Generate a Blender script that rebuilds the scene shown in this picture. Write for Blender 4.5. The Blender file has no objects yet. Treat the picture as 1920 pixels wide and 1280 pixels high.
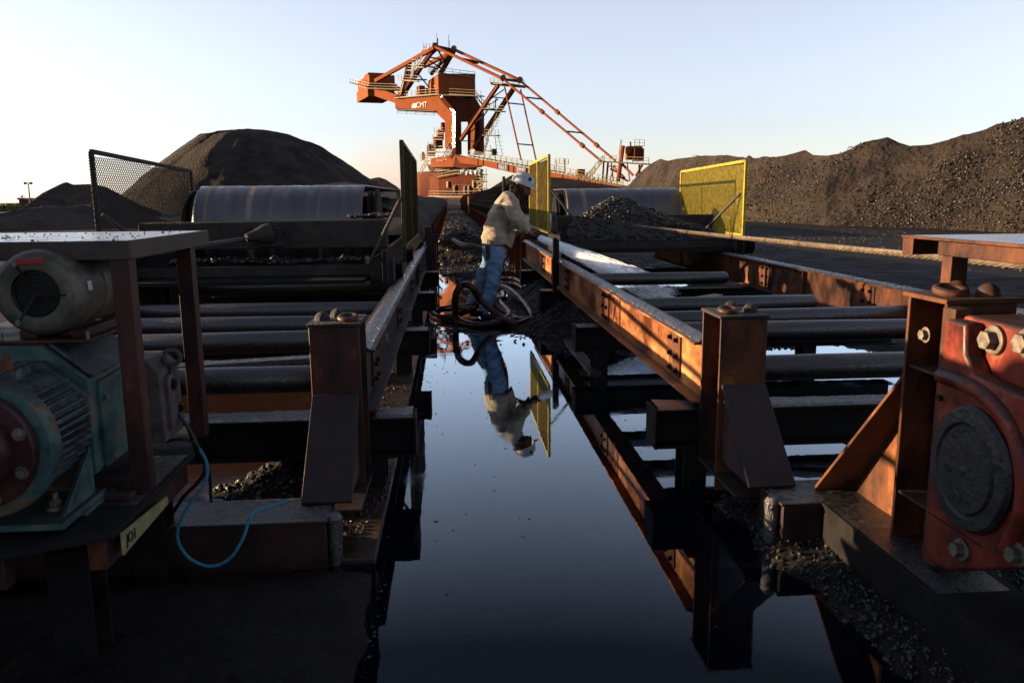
import bpy, math, random
import numpy as np
from math import sin, cos, pi, radians, atan, sqrt
from mathutils import Vector, Matrix

# ------------------------------------------------------------------ camera
H = 1.42                                   # eye height above the water
PITCH, YAW, ROLL, F = radians(10.168), radians(4.225), radians(-0.516), 1500.0
_f = np.array([sin(YAW)*cos(PITCH), cos(YAW)*cos(PITCH), -sin(PITCH)])
_r0 = np.array([cos(YAW), -sin(YAW), 0.0]); _u0 = np.cross(_r0, _f)
_r = _r0*cos(ROLL)+_u0*sin(ROLL); _u = -_r0*sin(ROLL)+_u0*cos(ROLL)
SC = bpy.context.scene
COL = SC.collection
cam_d = bpy.data.cameras.new("camera"); cam = bpy.data.objects.new("camera", cam_d); COL.objects.link(cam)
cam.matrix_world = Matrix(((_r[0], _u[0], -_f[0], 0), (_r[1], _u[1], -_f[1], 0), (_r[2], _u[2], -_f[2], H), (0, 0, 0, 1)))
cam_d.sensor_width = 36; cam_d.lens = 36*F/1920; cam_d.clip_start = .05; cam_d.clip_end = 6000
cam_d.dof.use_dof = True; cam_d.dof.focus_distance = 8.5; cam_d.dof.aperture_fstop = 7.1
SC.camera = cam

# ------------------------------------------------------------------ world + sun
SUN_EL, SUN_AZ = radians(8.5), radians(-80)      # azimuth measured from +Y towards +X
W = bpy.data.worlds.new("World"); SC.world = W; W.use_nodes = True
nt = W.node_tree; bg = nt.nodes["Background"]
sky = nt.nodes.new("ShaderNodeTexSky"); sky.sky_type = 'NISHITA'; sky.sun_disc = False
sky.sun_elevation = SUN_EL; sky.sun_rotation = SUN_AZ
sky.air_density = 1.0; sky.dust_density = 0.4; sky.ozone_density = 3.0
hs = nt.nodes.new("ShaderNodeHueSaturation"); hs.inputs["Saturation"].default_value = .50
nt.links.new(sky.outputs[0], hs.inputs["Color"]); mx_ = nt.nodes.new("ShaderNodeMix"); mx_.data_type = 'RGBA'; mx_.blend_type = 'MULTIPLY'; mx_.inputs[0].default_value = 1
nt.links.new(hs.outputs[0], mx_.inputs[6]); mx_.inputs[7].default_value = (1.06, .98, 1.02, 1); nt.links.new(mx_.outputs[2], bg.inputs[0]); bg.inputs[1].default_value = 0.066
SUNV = Vector((cos(SUN_EL)*sin(SUN_AZ), cos(SUN_EL)*cos(SUN_AZ), sin(SUN_EL)))
sd = bpy.data.lights.new("sun", 'SUN'); sd.energy = 4.6; sd.angle = radians(.5); sd.color = (1.0, .68, .38)
sun = bpy.data.objects.new("sun", sd); COL.objects.link(sun)
sun.rotation_euler = SUNV.to_track_quat('Z', 'Y').to_euler()
SC.cycles.transparent_max_bounces = 32
SC.view_settings.view_transform = 'Standard'; SC.view_settings.look = 'None'
SC.view_settings.exposure = 2.3; SC.view_settings.gamma = 1

# ------------------------------------------------------------------ helpers
rng = np.random.default_rng(7); random.seed(7)
def at(px, py, x=None, y=None, z=None):
    """world point seen at a photo pixel, on the plane x=, y= or z="""
    d = _f+_r*(px-960)/F-_u*(py-640)/F
    t = x/d[0] if x is not None else y/d[1] if y is not None else (z-H)/d[2]
    return Vector((d[0]*t, d[1]*t, H+d[2]*t))

_perm = np.random.default_rng(3).random((256, 256))
def vnoise(x, y):
    x = np.asarray(x, float); y = np.asarray(y, float)
    xi = np.floor(x).astype(int); yi = np.floor(y).astype(int); fx = x-xi; fy = y-yi
    fx = fx*fx*(3-2*fx); fy = fy*fy*(3-2*fy)
    g = lambda a, b: _perm[a & 255, b & 255]
    return (g(xi, yi)*(1-fx)+g(xi+1, yi)*fx)*(1-fy)+(g(xi, yi+1)*(1-fx)+g(xi+1, yi+1)*fx)*fy
def fbm(x, y, o=4):
    s = 0; a = 1; t = 0
    for i in range(o):
        s = s+a*vnoise(x*2**i+17*i, y*2**i+31*i); t += a; a *= .5
    return s/t-.5
def sm(x, a, b):
    t = np.clip((x-a)/(b-a), 0, 1); return t*t*(3-2*t)

ORG = {}
def tag(o, label=None, cat=None, group=None, kind=None):
    if label: o['label'] = label
    if cat: o['category'] = cat
    if group: o['group'] = group
    if kind: o['kind'] = kind
    return o
def thing(name, loc, label, cat, group=None):
    o = bpy.data.objects.new(name, None); COL.objects.link(o); o.location = loc; o.empty_display_size = .1
    ORG[o.name] = Vector(loc)
    return tag(o, label, cat, group)
def copy_tree(o, off, parent=None):
    c = o.copy(); COL.objects.link(c); c.parent = parent
    if parent is None: c.location = Vector(o.location)+Vector(off); ORG[c.name] = ORG[o.name]+Vector(off)
    for ch in list(o.children): copy_tree(ch, off, c)
    return c

def frame(d, up=Vector((0, 0, 1))):
    d = Vector(d).normalized()
    if abs(d.dot(up)) > .98: up = Vector((0, 1, 0))
    s = d.cross(up).normalized(); return d, s, s.cross(d).normalized()

class MB:
    def __init__(s): s.v = []; s.f = []
    def add(s, vs, fs):
        n = len(s.v); s.v.extend([tuple(p) for p in vs]); s.f.extend([tuple(i+n for i in f) for f in fs]); return s
    def box(s, a, b):
        x0, y0, z0 = a; x1, y1, z1 = b
        if x0 > x1: x0, x1 = x1, x0
        if y0 > y1: y0, y1 = y1, y0
        if z0 > z1: z0, z1 = z1, z0
        return s.add([(x0, y0, z0), (x1, y0, z0), (x1, y1, z0), (x0, y1, z0), (x0, y0, z1), (x1, y0, z1), (x1, y1, z1), (x0, y1, z1)],
                     [(3, 2, 1, 0), (4, 5, 6, 7), (0, 1, 5, 4), (1, 2, 6, 5), (2, 3, 7, 6), (3, 0, 4, 7)])
    def bar(s, p, q, w, h=None, up=Vector((0, 0, 1))):
        h = h or w; p = Vector(p); q = Vector(q); d, a, u = frame(q-p, up)
        c = [(-1, -1), (1, -1), (1, 1), (-1, 1)]
        vs = [e+a*(i*w/2)+u*(j*h/2) for e in (p, q) for i, j in c]
        return s.add(vs, [(0, 1, 2, 3), (7, 6, 5, 4), (0, 4, 5, 1), (1, 5, 6, 2), (2, 6, 7, 3), (3, 7, 4, 0)])
    def cyl(s, p, q, r, r2=None, n=16, caps=True):
        r2 = r if r2 is None else r2; p = Vector(p); q = Vector(q); d, a, u = frame(q-p)
        vs = [p+(a*cos(2*pi*i/n)+u*sin(2*pi*i/n))*r for i in range(n)]+[q+(a*cos(2*pi*i/n)+u*sin(2*pi*i/n))*r2 for i in range(n)]
        fs = [(i, (i+1) % n, n+(i+1) % n, n+i) for i in range(n)]
        if caps: fs += [tuple(range(n))[::-1], tuple(range(n, 2*n))]
        return s.add(vs, fs)
    def rings(s, p, q, prof, n=32):
        """surface of revolution round the axis p->q; prof = [(t along in metres, r)]"""
        p = Vector(p); d, a, u = frame(Vector(q)-p); vs = []; fs = []
        for t, r in prof: vs += [p+d*t+(a*cos(2*pi*i/n)+u*sin(2*pi*i/n))*max(r, 1e-4) for i in range(n)]
        for k in range(len(prof)-1):
            for i in range(n): fs.append((k*n+i, k*n+(i+1) % n, (k+1)*n+(i+1) % n, (k+1)*n+i))
        return s.add(vs, fs)
    def tube(s, pts, r, n=8, closed=False):
        pts = [Vector(p) for p in pts]; m = len(pts); vs = []; fs = []; up = None
        rr = r if hasattr(r, '__len__') else [r]*m
        for k, p in enumerate(pts):
            d = (pts[min(k+1, m-1)]-pts[max(k-1, 0)]).normalized()
            if up is None: _, a, up = frame(d)
            a = d.cross(up).normalized(); up = a.cross(d).normalized()
            vs += [p+(a*cos(2*pi*i/n)+up*sin(2*pi*i/n))*rr[k] for i in range(n)]
        for k in range(m-1):
            for i in range(n): fs.append((k*n+i, k*n+(i+1) % n, (k+1)*n+(i+1) % n, (k+1)*n+i))
        fs += [tuple(range(n))[::-1], tuple(range((m-1)*n, m*n))]
        return s.add(vs, fs)
    def prism(s, poly, off):
        """polygon (list of points) extruded by the vector off"""
        n = len(poly); off = Vector(off); vs = [Vector(p) for p in poly]; vs += [p+off for p in vs]
        return s.add(vs, [tuple(range(n))[::-1], tuple(range(n, 2*n))]+[(i, (i+1) % n, n+(i+1) % n, n+i) for i in range(n)])
    def ibeam(s, p, q, w, h, tf=.012, tw=.010):
        """I section standing upright from p to q (axis centre line)"""
        p = Vector(p); q = Vector(q); d, a, u = frame(q-p)
        s.bar(p+u*(h/2-tf/2), q+u*(h/2-tf/2), w, tf); s.bar(p-u*(h/2-tf/2), q-u*(h/2-tf/2), w, tf)
        return s.bar(p, q, tw, h-2*tf)
    def rocks(s, P, S, flat=.8):
        base = np.array([(0, 0, 1), (.9, 0, .3), (.28, .85, .35), (-.75, .5, .3), (-.7, -.5, .35), (.3, -.85, .3), (.7, .5, -.4), (-.3, .8, -.45), (-.9, 0, -.4), (-.2, -.8, -.4), (.7, -.5, -.45), (0, 0, -.9)])
        fc = [(0, 1, 2), (0, 2, 3), (0, 3, 4), (0, 4, 5), (0, 5, 1), (1, 6, 2), (2, 7, 3), (3, 8, 4), (4, 9, 5), (5, 10, 1), (6, 7, 2), (7, 8, 3), (8, 9, 4), (9, 10, 5), (10, 6, 1), (11, 7, 6), (11, 8, 7), (11, 9, 8), (11, 10, 9), (11, 6, 10)]
        P = np.asarray(P, float); k = len(P); S = np.asarray(S, float)
        a = rng.random(k)*6.28; ca, sa = np.cos(a), np.sin(a)
        b = base[None]*(1+.35*(rng.random((k, 12, 1))-.5))*(S[:, None, None])*(.7+.6*rng.random((k, 1, 3)))
        x = b[..., 0]*ca[:, None]-b[..., 1]*sa[:, None]; y = b[..., 0]*sa[:, None]+b[..., 1]*ca[:, None]
        V = np.stack([x, y, b[..., 2]*flat], -1)+P[:, None, :]
        n = len(s.v); s.v.extend(map(tuple, V.reshape(-1, 3)))
        for i in range(k):
            o = n+12*i; s.f.extend([(o+q[0], o+q[1], o+q[2]) for q in fc])
        return s
    def build(s, name, m, parent=None, bevel=0, smooth=True, seg=2, angle=35):
        me = bpy.data.meshes.new(name)
        v = np.array(s.v, float)
        if parent is not None:
            v = v-np.array(ORG[parent.name])
        me.from_pydata(v.tolist(), [], s.f); me.update()
        me.materials.append(m)
        if smooth:
            me.polygons.foreach_set('use_smooth', [True]*len(me.polygons))
            try: me.set_sharp_from_angle(angle=radians(angle))
            except Exception: pass
        o = bpy.data.objects.new(name, me); COL.objects.link(o)
        if parent is not None:
            o.parent = parent; ORG[o.name] = ORG[parent.name]
        else: ORG[o.name] = Vector((0, 0, 0))
        if bevel:
            b = o.modifiers.new("bevel", 'BEVEL'); b.width = bevel; b.segments = seg; b.limit_method = 'ANGLE'; b.angle_limit = radians(40)
            b.harden_normals = False
        return o

def spline(pts, k=8):
    P = [Vector(p) for p in pts]; P = [P[0]*2-P[1]]+P+[P[-1]*2-P[-2]]; out = []
    for i in range(1, len(P)-2):
        for j in range(k):
            t = j/k; a, b, c, d = P[i-1:i+3]
            out.append(.5*((2*b)+(c-a)*t+(2*a-5*b+4*c-d)*t*t+(3*b-a-3*c+d)*t**3))
    out.append(P[-2]); return out

# ------------------------------------------------------------------ materials
DIM = .45
def mat(name, c1, c2=None, c3=None, rough=.6, rough2=None, metal=0, scale=4, detail=8, bump=.3, bscale=None, dist=.01,
        stretch=(1, 1, 1), spec=.22, coat=0, ior=None, lo=.38, hi=.62, drops=0, dscale=150, dim=1, dust=0):
    m = bpy.data.materials.new(name); m.use_nodes = True; t = m.node_tree; N = t.nodes; L = t.links
    b = N["Principled BSDF"]
    tc = N.new("ShaderNodeTexCoord"); mp = N.new("ShaderNodeMapping"); L.new(tc.outputs["Object"], mp.inputs[0]); mp.inputs["Scale"].default_value = stretch
    no = N.new("ShaderNodeTexNoise"); no.inputs["Scale"].default_value = scale; no.inputs["Detail"].default_value = detail; no.inputs["Roughness"].default_value = .65
    L.new(mp.outputs[0], no.inputs["Vector"])
    cr = N.new("ShaderNodeValToRGB"); L.new(no.outputs["Fac"], cr.inputs[0])
    e = cr.color_ramp.elements; e[0].position = lo; e[1].position = hi
    D = lambda c: tuple(q*DIM*dim for q in c)+(1,)
    e[0].color = D(c1); e[1].color = D(c2 or c1)
    if c3: x = e.new(min(.99, hi+.08)); x.color = D(c3)
    csrc = cr.outputs[0]
    if dust:      # coal dust settled on faces that look up, and in grimy patches
        ge = N.new("ShaderNodeNewGeometry"); sx = N.new("ShaderNodeSeparateXYZ"); L.new(ge.outputs["Normal"], sx.inputs[0])
        nd = N.new("ShaderNodeTexNoise"); nd.inputs["Scale"].default_value = 11; nd.inputs["Detail"].default_value = 10; nd.inputs["Roughness"].default_value = .7; L.new(tc.outputs["Object"], nd.inputs["Vector"])
        a1 = N.new("ShaderNodeMath"); a1.operation = 'MULTIPLY_ADD'; L.new(sx.outputs[2], a1.inputs[0]); a1.inputs[1].default_value = .35; L.new(nd.outputs["Fac"], a1.inputs[2])
        a2 = N.new("ShaderNodeMapRange"); L.new(a1.outputs[0], a2.inputs[0]); a2.inputs[1].default_value = .56; a2.inputs[2].default_value = .72; a2.inputs[3].default_value = 0; a2.inputs[4].default_value = dust
        mxd = N.new("ShaderNodeMix"); mxd.data_type = 'RGBA'; L.new(a2.outputs[0], mxd.inputs[0]); L.new(csrc, mxd.inputs[6]); mxd.inputs[7].default_value = (.012, .011, .011, 1); csrc = mxd.outputs[2]
    L.new(csrc, b.inputs["Base Color"])
    b.inputs["Metallic"].default_value = metal; b.inputs["Specular IOR Level"].default_value = spec
    n2 = N.new("ShaderNodeTexNoise"); n2.inputs["Scale"].default_value = bscale or scale*6; n2.inputs["Detail"].default_value = 6
    L.new(tc.outputs["Object"], n2.inputs["Vector"])
    mr = N.new("ShaderNodeMapRange"); L.new(no.outputs["Fac"], mr.inputs[0]); mr.inputs[1].default_value = .35; mr.inputs[2].default_value = .65
    mr.inputs[3].default_value = rough; mr.inputs[4].default_value = rough if rough2 is None else rough2
    L.new(mr.outputs[0], b.inputs["Roughness"])
    hsrc = n2.outputs["Fac"]
    if drops:
        vo = N.new("ShaderNodeTexVoronoi"); vo.inputs["Scale"].default_value = dscale; L.new(tc.outputs["Object"], vo.inputs["Vector"])
        vr = N.new("ShaderNodeMapRange"); L.new(vo.outputs["Distance"], vr.inputs[0]); vr.inputs[1].default_value = .0; vr.inputs[2].default_value = .4; vr.inputs[3].default_value = drops; vr.inputs[4].default_value = 0
        ad = N.new("ShaderNodeMath"); L.new(hsrc, ad.inputs[0]); L.new(vr.outputs[0], ad.inputs[1]); hsrc = ad.outputs[0]
    if bump:
        bu = N.new("ShaderNodeBump"); bu.inputs["Strength"].default_value = bump; bu.inputs["Distance"].default_value = dist
        L.new(hsrc, bu.inputs["Height"]); L.new(bu.outputs[0], b.inputs["Normal"])
    if coat: b.inputs["Coat Weight"].default_value = coat; b.inputs["Coat Roughness"].default_value = .15
    if ior: b.inputs["IOR"].default_value = ior
    return m

M = {}
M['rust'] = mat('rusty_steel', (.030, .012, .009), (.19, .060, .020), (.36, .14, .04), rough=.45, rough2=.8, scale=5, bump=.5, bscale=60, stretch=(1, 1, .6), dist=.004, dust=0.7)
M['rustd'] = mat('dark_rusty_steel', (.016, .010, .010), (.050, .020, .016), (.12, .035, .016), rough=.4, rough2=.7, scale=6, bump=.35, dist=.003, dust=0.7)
M['post'] = mat('maroon_rusty_steel', (.030, .013, .013), (.095, .030, .022), (.22, .075, .03), rough=.4, rough2=.65, scale=7, bump=.5, bscale=80, dist=.002, stretch=(1.5, 1.5, .5), dust=0.7)
M['brace'] = mat('purple_primer_steel', (.036, .020, .025), (.085, .042, .045), (.12, .05, .035), rough=.5, rough2=.7, scale=8, bump=.5, bscale=90, dist=.002, dust=0.6)
M['black'] = mat('coal_blackened_steel', (.008, .008, .009), (.018, .016, .016), rough=.6, rough2=.85, scale=12, bump=.5, dist=.004, spec=.12)
M['dusty'] = mat('coal_crusted_steel', (.016, .014, .014), (.055, .045, .038), (.08, .05, .035), rough=.7, rough2=.9, scale=9, bump=.9, bscale=50, dist=.02, spec=.3)
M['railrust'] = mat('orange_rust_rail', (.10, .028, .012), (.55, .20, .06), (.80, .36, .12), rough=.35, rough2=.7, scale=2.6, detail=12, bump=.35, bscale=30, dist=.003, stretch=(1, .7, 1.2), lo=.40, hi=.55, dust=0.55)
M['pilelump'] = mat('coal_pile_lumps', (.03, .024, .02), (.075, .06, .048), rough=.35, rough2=.7, scale=3, bump=.2, spec=.3)
M['wet'] = mat('wet_coal_film', (.008, .008, .010), (.016, .015, .017), rough=.12, rough2=.5, scale=30, bump=.7, bscale=160, dist=.007, spec=1.0, drops=.6, dscale=220)
M['pipe'] = mat('wet_black_rubber', (.010, .010, .012), (.018, .017, .020), rough=.16, rough2=.6, scale=90, bump=.5, bscale=120, dist=.002, spec=.7, drops=1.2, dscale=170)
M['belt'] = mat('conveyor_belt_rubber', (.030, .028, .030), (.045, .042, .045), (.07, .055, .04), rough=.28, rough2=.48, scale=1.6, detail=5, bump=.25, bscale=40, dist=.002, stretch=(6, .3, .3), spec=.5, lo=.44, hi=.56)
M['drumbelt'] = mat('polished_drum_belt', (.010, .012, .020), (.022, .022, .030), (.20, .15, .11), rough=.14, rough2=.6, scale=1.1, detail=9, bump=.3, bscale=30, dist=.002, stretch=(5, .06, .06), spec=1.0, lo=.40, hi=.56)
M['coal'] = mat('coal', (.006, .006, .007), (.020, .019, .020), rough=.35, rough2=.8, scale=25, bump=1, bscale=60, dist=.02, spec=.5)
M['lump'] = mat('coal_lumps', (.006, .006, .006), (.018, .017, .017), rough=.22, rough2=.75, scale=12, bump=.4, bscale=90, dist=.004, spec=.4)
M['pile'] = mat('coal_pile', (.013, .010, .008), (.050, .036, .026), rough=.9, rough2=.8, scale=.35, detail=12, bump=1, bscale=4.5, dist=.22, spec=.15)
M['mud'] = mat('wet_coal_mud', (.007, .006, .006), (.020, .017, .015), rough=.6, rough2=.95,  scale=2.2, detail=12, bump=.9, bscale=26, dist=.02, spec=.10)
M['slab'] = mat('wet_concrete', (.022, .014, .010), (.060, .032, .018), (.09, .05, .03), rough=.3, rough2=.7, scale=3, bump=.5, bscale=60, dist=.003, spec=.25)
M['yellow'] = mat('yellow_paint', (.30, .24, .02), (.62, .50, .04), rough=.5, rough2=.7, scale=14, bump=.3, dist=.002)
M['yellowm'] = mat('worn_ochre_paint', (.14, .09, .03), (.34, .24, .04), rough=.6, scale=9, bump=.2, dist=.002, spec=.1)
M['yellowd'] = mat('grimy_yellow_paint', (.020, .017, .012), (.10, .075, .012), (.32, .25, .03), rough=.5, rough2=.7, scale=16, bump=.4, dist=.002)
M['cable'] = mat('steel_rope', (.11, .085, .06), (.25, .20, .145), rough=.45, rough2=.7, scale=20, bump=.3, dist=.001, metal=.3)
M['cabled'] = mat('greasy_steel_rope', (.02, .02, .022), (.06, .055, .05), rough=.3, rough2=.6, scale=20, bump=.3, dist=.001, metal=.3)
M['teal'] = mat('chipped_teal_paint', (.018, .048, .052), (.075, .175, .165), (.24, .12, .05), rough=.42, rough2=.7, scale=7, detail=12, lo=.36, hi=.55, bump=.5, dist=.003, dust=0.8)
M['tealg'] = mat('dust_specked_teal_paint', (.020, .035, .042), (.14, .21, .22), (.26, .32, .33), rough=.55, rough2=.8, scale=30, detail=12, bump=.5, dist=.003, dust=0.6)
M['tan'] = mat('stained_motor_cowl_paint', (.045, .055, .048), (.19, .175, .13), (.16, .075, .025), rough=.4, rough2=.6, scale=5, hi=.57, bump=.4, bscale=60, dist=.002, dust=0.7)
M['greyg'] = mat('pitted_grey_paint', (.08, .065, .06), (.16, .14, .13), (.20, .19, .18), rough=.6, rough2=.8, scale=18, detail=12, bump=.6, dist=.004, dust=0.6)
M['maroon'] = mat('maroon_hub_paint', (.035, .013, .016), (.10, .032, .034), (.15, .06, .035), rough=.35, rough2=.6, scale=6, bump=.5, bscale=70, dist=.002, dust=0.7)
M['bolt'] = mat('galvanised_bolt', (.18, .15, .12), (.36, .32, .27), rough=.35, rough2=.6, scale=30, bump=.3, dist=.001, metal=.5, dust=0.6)
M['boltd'] = mat('blackened_bolt', (.012, .01, .01), (.035, .025, .02), rough=.4, scale=30, bump=.3, dist=.001, metal=.3)
M['red'] = mat('scuffed_red_paint', (.070, .012, .008), (.27, .034, .014), (.40, .16, .10), rough=.36, rough2=.7, scale=6, detail=12, bump=.45, bscale=70, dist=.003, lo=.36, hi=.57, coat=0, dust=0.85)
M['rubber'] = mat('grimy_black_rubber', (.010, .010, .010), (.026, .024, .023), rough=.5, rough2=.75, scale=9, bump=1, bscale=28, dist=.010, spec=.4)
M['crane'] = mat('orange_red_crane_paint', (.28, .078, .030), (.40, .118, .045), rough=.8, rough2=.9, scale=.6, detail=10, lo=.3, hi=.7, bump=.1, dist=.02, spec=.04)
M['craned'] = mat('shaded_crane_paint', (.105, .030, .017), (.16, .045, .024), rough=.85, scale=.3, bump=.1, dist=.02, spec=.04)  # darker copy of the crane paint, shade of its dark faces put into the colour
M['rail'] = mat('pale_yellow_railing', (.17, .14, .045), (.26, .21, .075), rough=.5, scale=2, bump=0)
M['dsteel'] = mat('dark_brown_steel', (.05, .025, .018), (.08, .04, .03), rough=.6, scale=1, bump=0)  # plain dark brown steel
M['sign'] = mat('navy_sign', (.03, .06, .15), (.04, .08, .18), rough=.4, scale=3, bump=0)
M['white'] = mat('white_lettering', (.75, .75, .72), rough=.5, scale=3, bump=0)
M['plate'] = mat('pale_yellow_label', (.30, .28, .12), (.46, .43, .22), (.10, .09, .05), rough=.5, scale=20, bump=.2, dist=.001, hi=.68)
M['ink'] = mat('black_ink', (.01, .01, .01), rough=.5, bump=0)
M['tabletop'] = mat('wet_speckled_sheet_metal', (.30, .33, .38), (.50, .54, .60), (.010, .010, .010), rough=.12, rough2=.45, scale=26, detail=10, bump=.3, bscale=60, dist=.002, metal=.5, spec=1.0, hi=.66)
M['tableframe'] = mat('grimy_angle_iron', (.05, .034, .028), (.10, .075, .062), rough=.5, rough2=.7, scale=8, bump=.3, dist=.002, dust=0.7)
M['shirt'] = mat('beige_work_shirt', (.36, .30, .24), (.62, .54, .43), rough=.9, scale=9, bump=.35, bscale=70, dist=.004, spec=.1)
M['jeans'] = mat('washed_blue_denim', (.13, .24, .44), (.28, .44, .68), (.70, .78, .80), rough=.9, scale=7, bump=.3, bscale=90, dist=.003, spec=.1, hi=.66)
M['skin'] = mat('brown_skin', (.20, .095, .055), (.27, .13, .08), rough=.5, scale=14, bump=.1, dist=.001)
M['helmet'] = mat('white_hard_hat', (.62, .64, .66), (.76, .77, .78), rough=.28, rough2=.45, scale=10, bump=.05, dist=.001, dust=0.25)
M['hood'] = mat('brown_checked_cloth', (.030, .016, .012), (.11, .065, .045), rough=.95, scale=34, detail=2, bump=.4, bscale=50, dist=.004, spec=.1, lo=.45, hi=.55)
M['glove'] = mat('black_work_glove', (.022, .022, .024), (.05, .048, .05), rough=.8, scale=20, bump=.3, dist=.002)
M['boot'] = mat('muddy_black_boot', (.010, .009, .008), (.03, .024, .02), rough=.35, rough2=.7, scale=20, bump=.3, dist=.003, dust=0.6)
M['hose'] = mat('wet_maroon_hose', (.018, .007, .008), (.06, .016, .015), rough=.25, rough2=.5, scale=9, bump=.15, dist=.002, spec=.22)
M['hosed'] = mat('pale_dusty_hose', (.16, .11, .08), (.26, .19, .13), rough=.6, scale=10, bump=.2, dist=.002)
M['cyan'] = mat('cyan_rope', (.02, .22, .34), (.04, .34, .48), rough=.6, scale=60, bump=.6, bscale=300, dist=.002)
M['wire'] = mat('black_cable_rubber', (.012, .014, .018), (.03, .034, .045), rough=.35, scale=20, bump=0)
M['shrub'] = mat('yellow_green_leaves', (.10, .12, .03), (.22, .22, .07), rough=.8, scale=.5, bump=0)
M['shed'] = mat('dull_red_sheet', (.10, .035, .03), (.16, .05, .04), rough=.7, scale=.6, bump=0)
M['canvas'] = mat('pale_tan_canopy', (.26, .19, .14), (.34, .25, .18), rough=.7, scale=1, bump=0)
M['eye'] = mat('dark_eye', (.02, .015, .01), rough=.2, bump=0)
M['redlabel'] = mat('red_warning_sticker', (.45, .03, .03), rough=.5, bump=0)

# polished edge strip, the sun's golden glow put into its colour
m = bpy.data.materials.new('sun_gold_polished_steel'); m.use_nodes = True; b = m.node_tree.nodes["Principled BSDF"]
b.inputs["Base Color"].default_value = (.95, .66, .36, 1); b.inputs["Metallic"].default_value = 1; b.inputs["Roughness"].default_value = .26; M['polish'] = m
# water
def water(name, base, rough, bump, scale, gain=1.0):
    m = bpy.data.materials.new(name); m.use_nodes = True; t = m.node_tree; N = t.nodes; L = t.links; N.remove(N["Principled BSDF"])
    g = N.new("ShaderNodeTexCoord")
    n0 = N.new("ShaderNodeTexNoise"); n0.inputs["Scale"].default_value = 1.7; n0.inputs["Detail"].default_value = 8; n0.inputs["Roughness"].default_value = .7; L.new(g.outputs["Object"], n0.inputs["Vector"])
    mr = N.new("ShaderNodeMapRange"); L.new(n0.outputs["Fac"], mr.inputs[0]); mr.inputs[1].default_value = .50; mr.inputs[2].default_value = .68; mr.inputs[3].default_value = rough; mr.inputs[4].default_value = rough+.10
    n = N.new("ShaderNodeTexNoise"); n.inputs["Scale"].default_value = scale; n.inputs["Detail"].default_value = 3; L.new(g.outputs["Object"], n.inputs["Vector"])
    bu = N.new("ShaderNodeBump"); bu.inputs["Strength"].default_value = bump; bu.inputs["Distance"].default_value = .002; L.new(n.outputs["Fac"], bu.inputs["Height"])
    df = N.new("ShaderNodeBsdfDiffuse"); df.inputs[0].default_value = (*base, 1)
    gl = N.new("ShaderNodeBsdfGlossy"); gl.inputs[0].default_value = (.80, .92, 1.0, 1); L.new(mr.outputs[0], gl.inputs["Roughness"]); L.new(bu.outputs[0], gl.inputs["Normal"])
    fr = N.new("ShaderNodeFresnel"); fr.inputs[0].default_value = 1.40; L.new(bu.outputs[0], fr.inputs["Normal"])
    fm = N.new("ShaderNodeMapRange"); L.new(fr.outputs[0], fm.inputs[0]); fm.inputs[1].default_value = .068; fm.inputs[2].default_value = .068+.33/gain; fm.inputs[3].default_value = .022; fm.inputs[4].default_value = 1
    mx = N.new("ShaderNodeMixShader"); L.new(fm.outputs[0], mx.inputs[0]); L.new(df.outputs[0], mx.inputs[1]); L.new(gl.outputs[0], mx.inputs[2]); L.new(mx.outputs[0], [q for q in N if q.type == 'OUTPUT_MATERIAL'][0].inputs[0])
    return m
M['water'] = water('still_dark_water', (.0015, .002, .004), .010, .10, 9)
M['muddy'] = water('muddy_brown_water', (.022, .010, .006), .10, .5, 12, .6)

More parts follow.
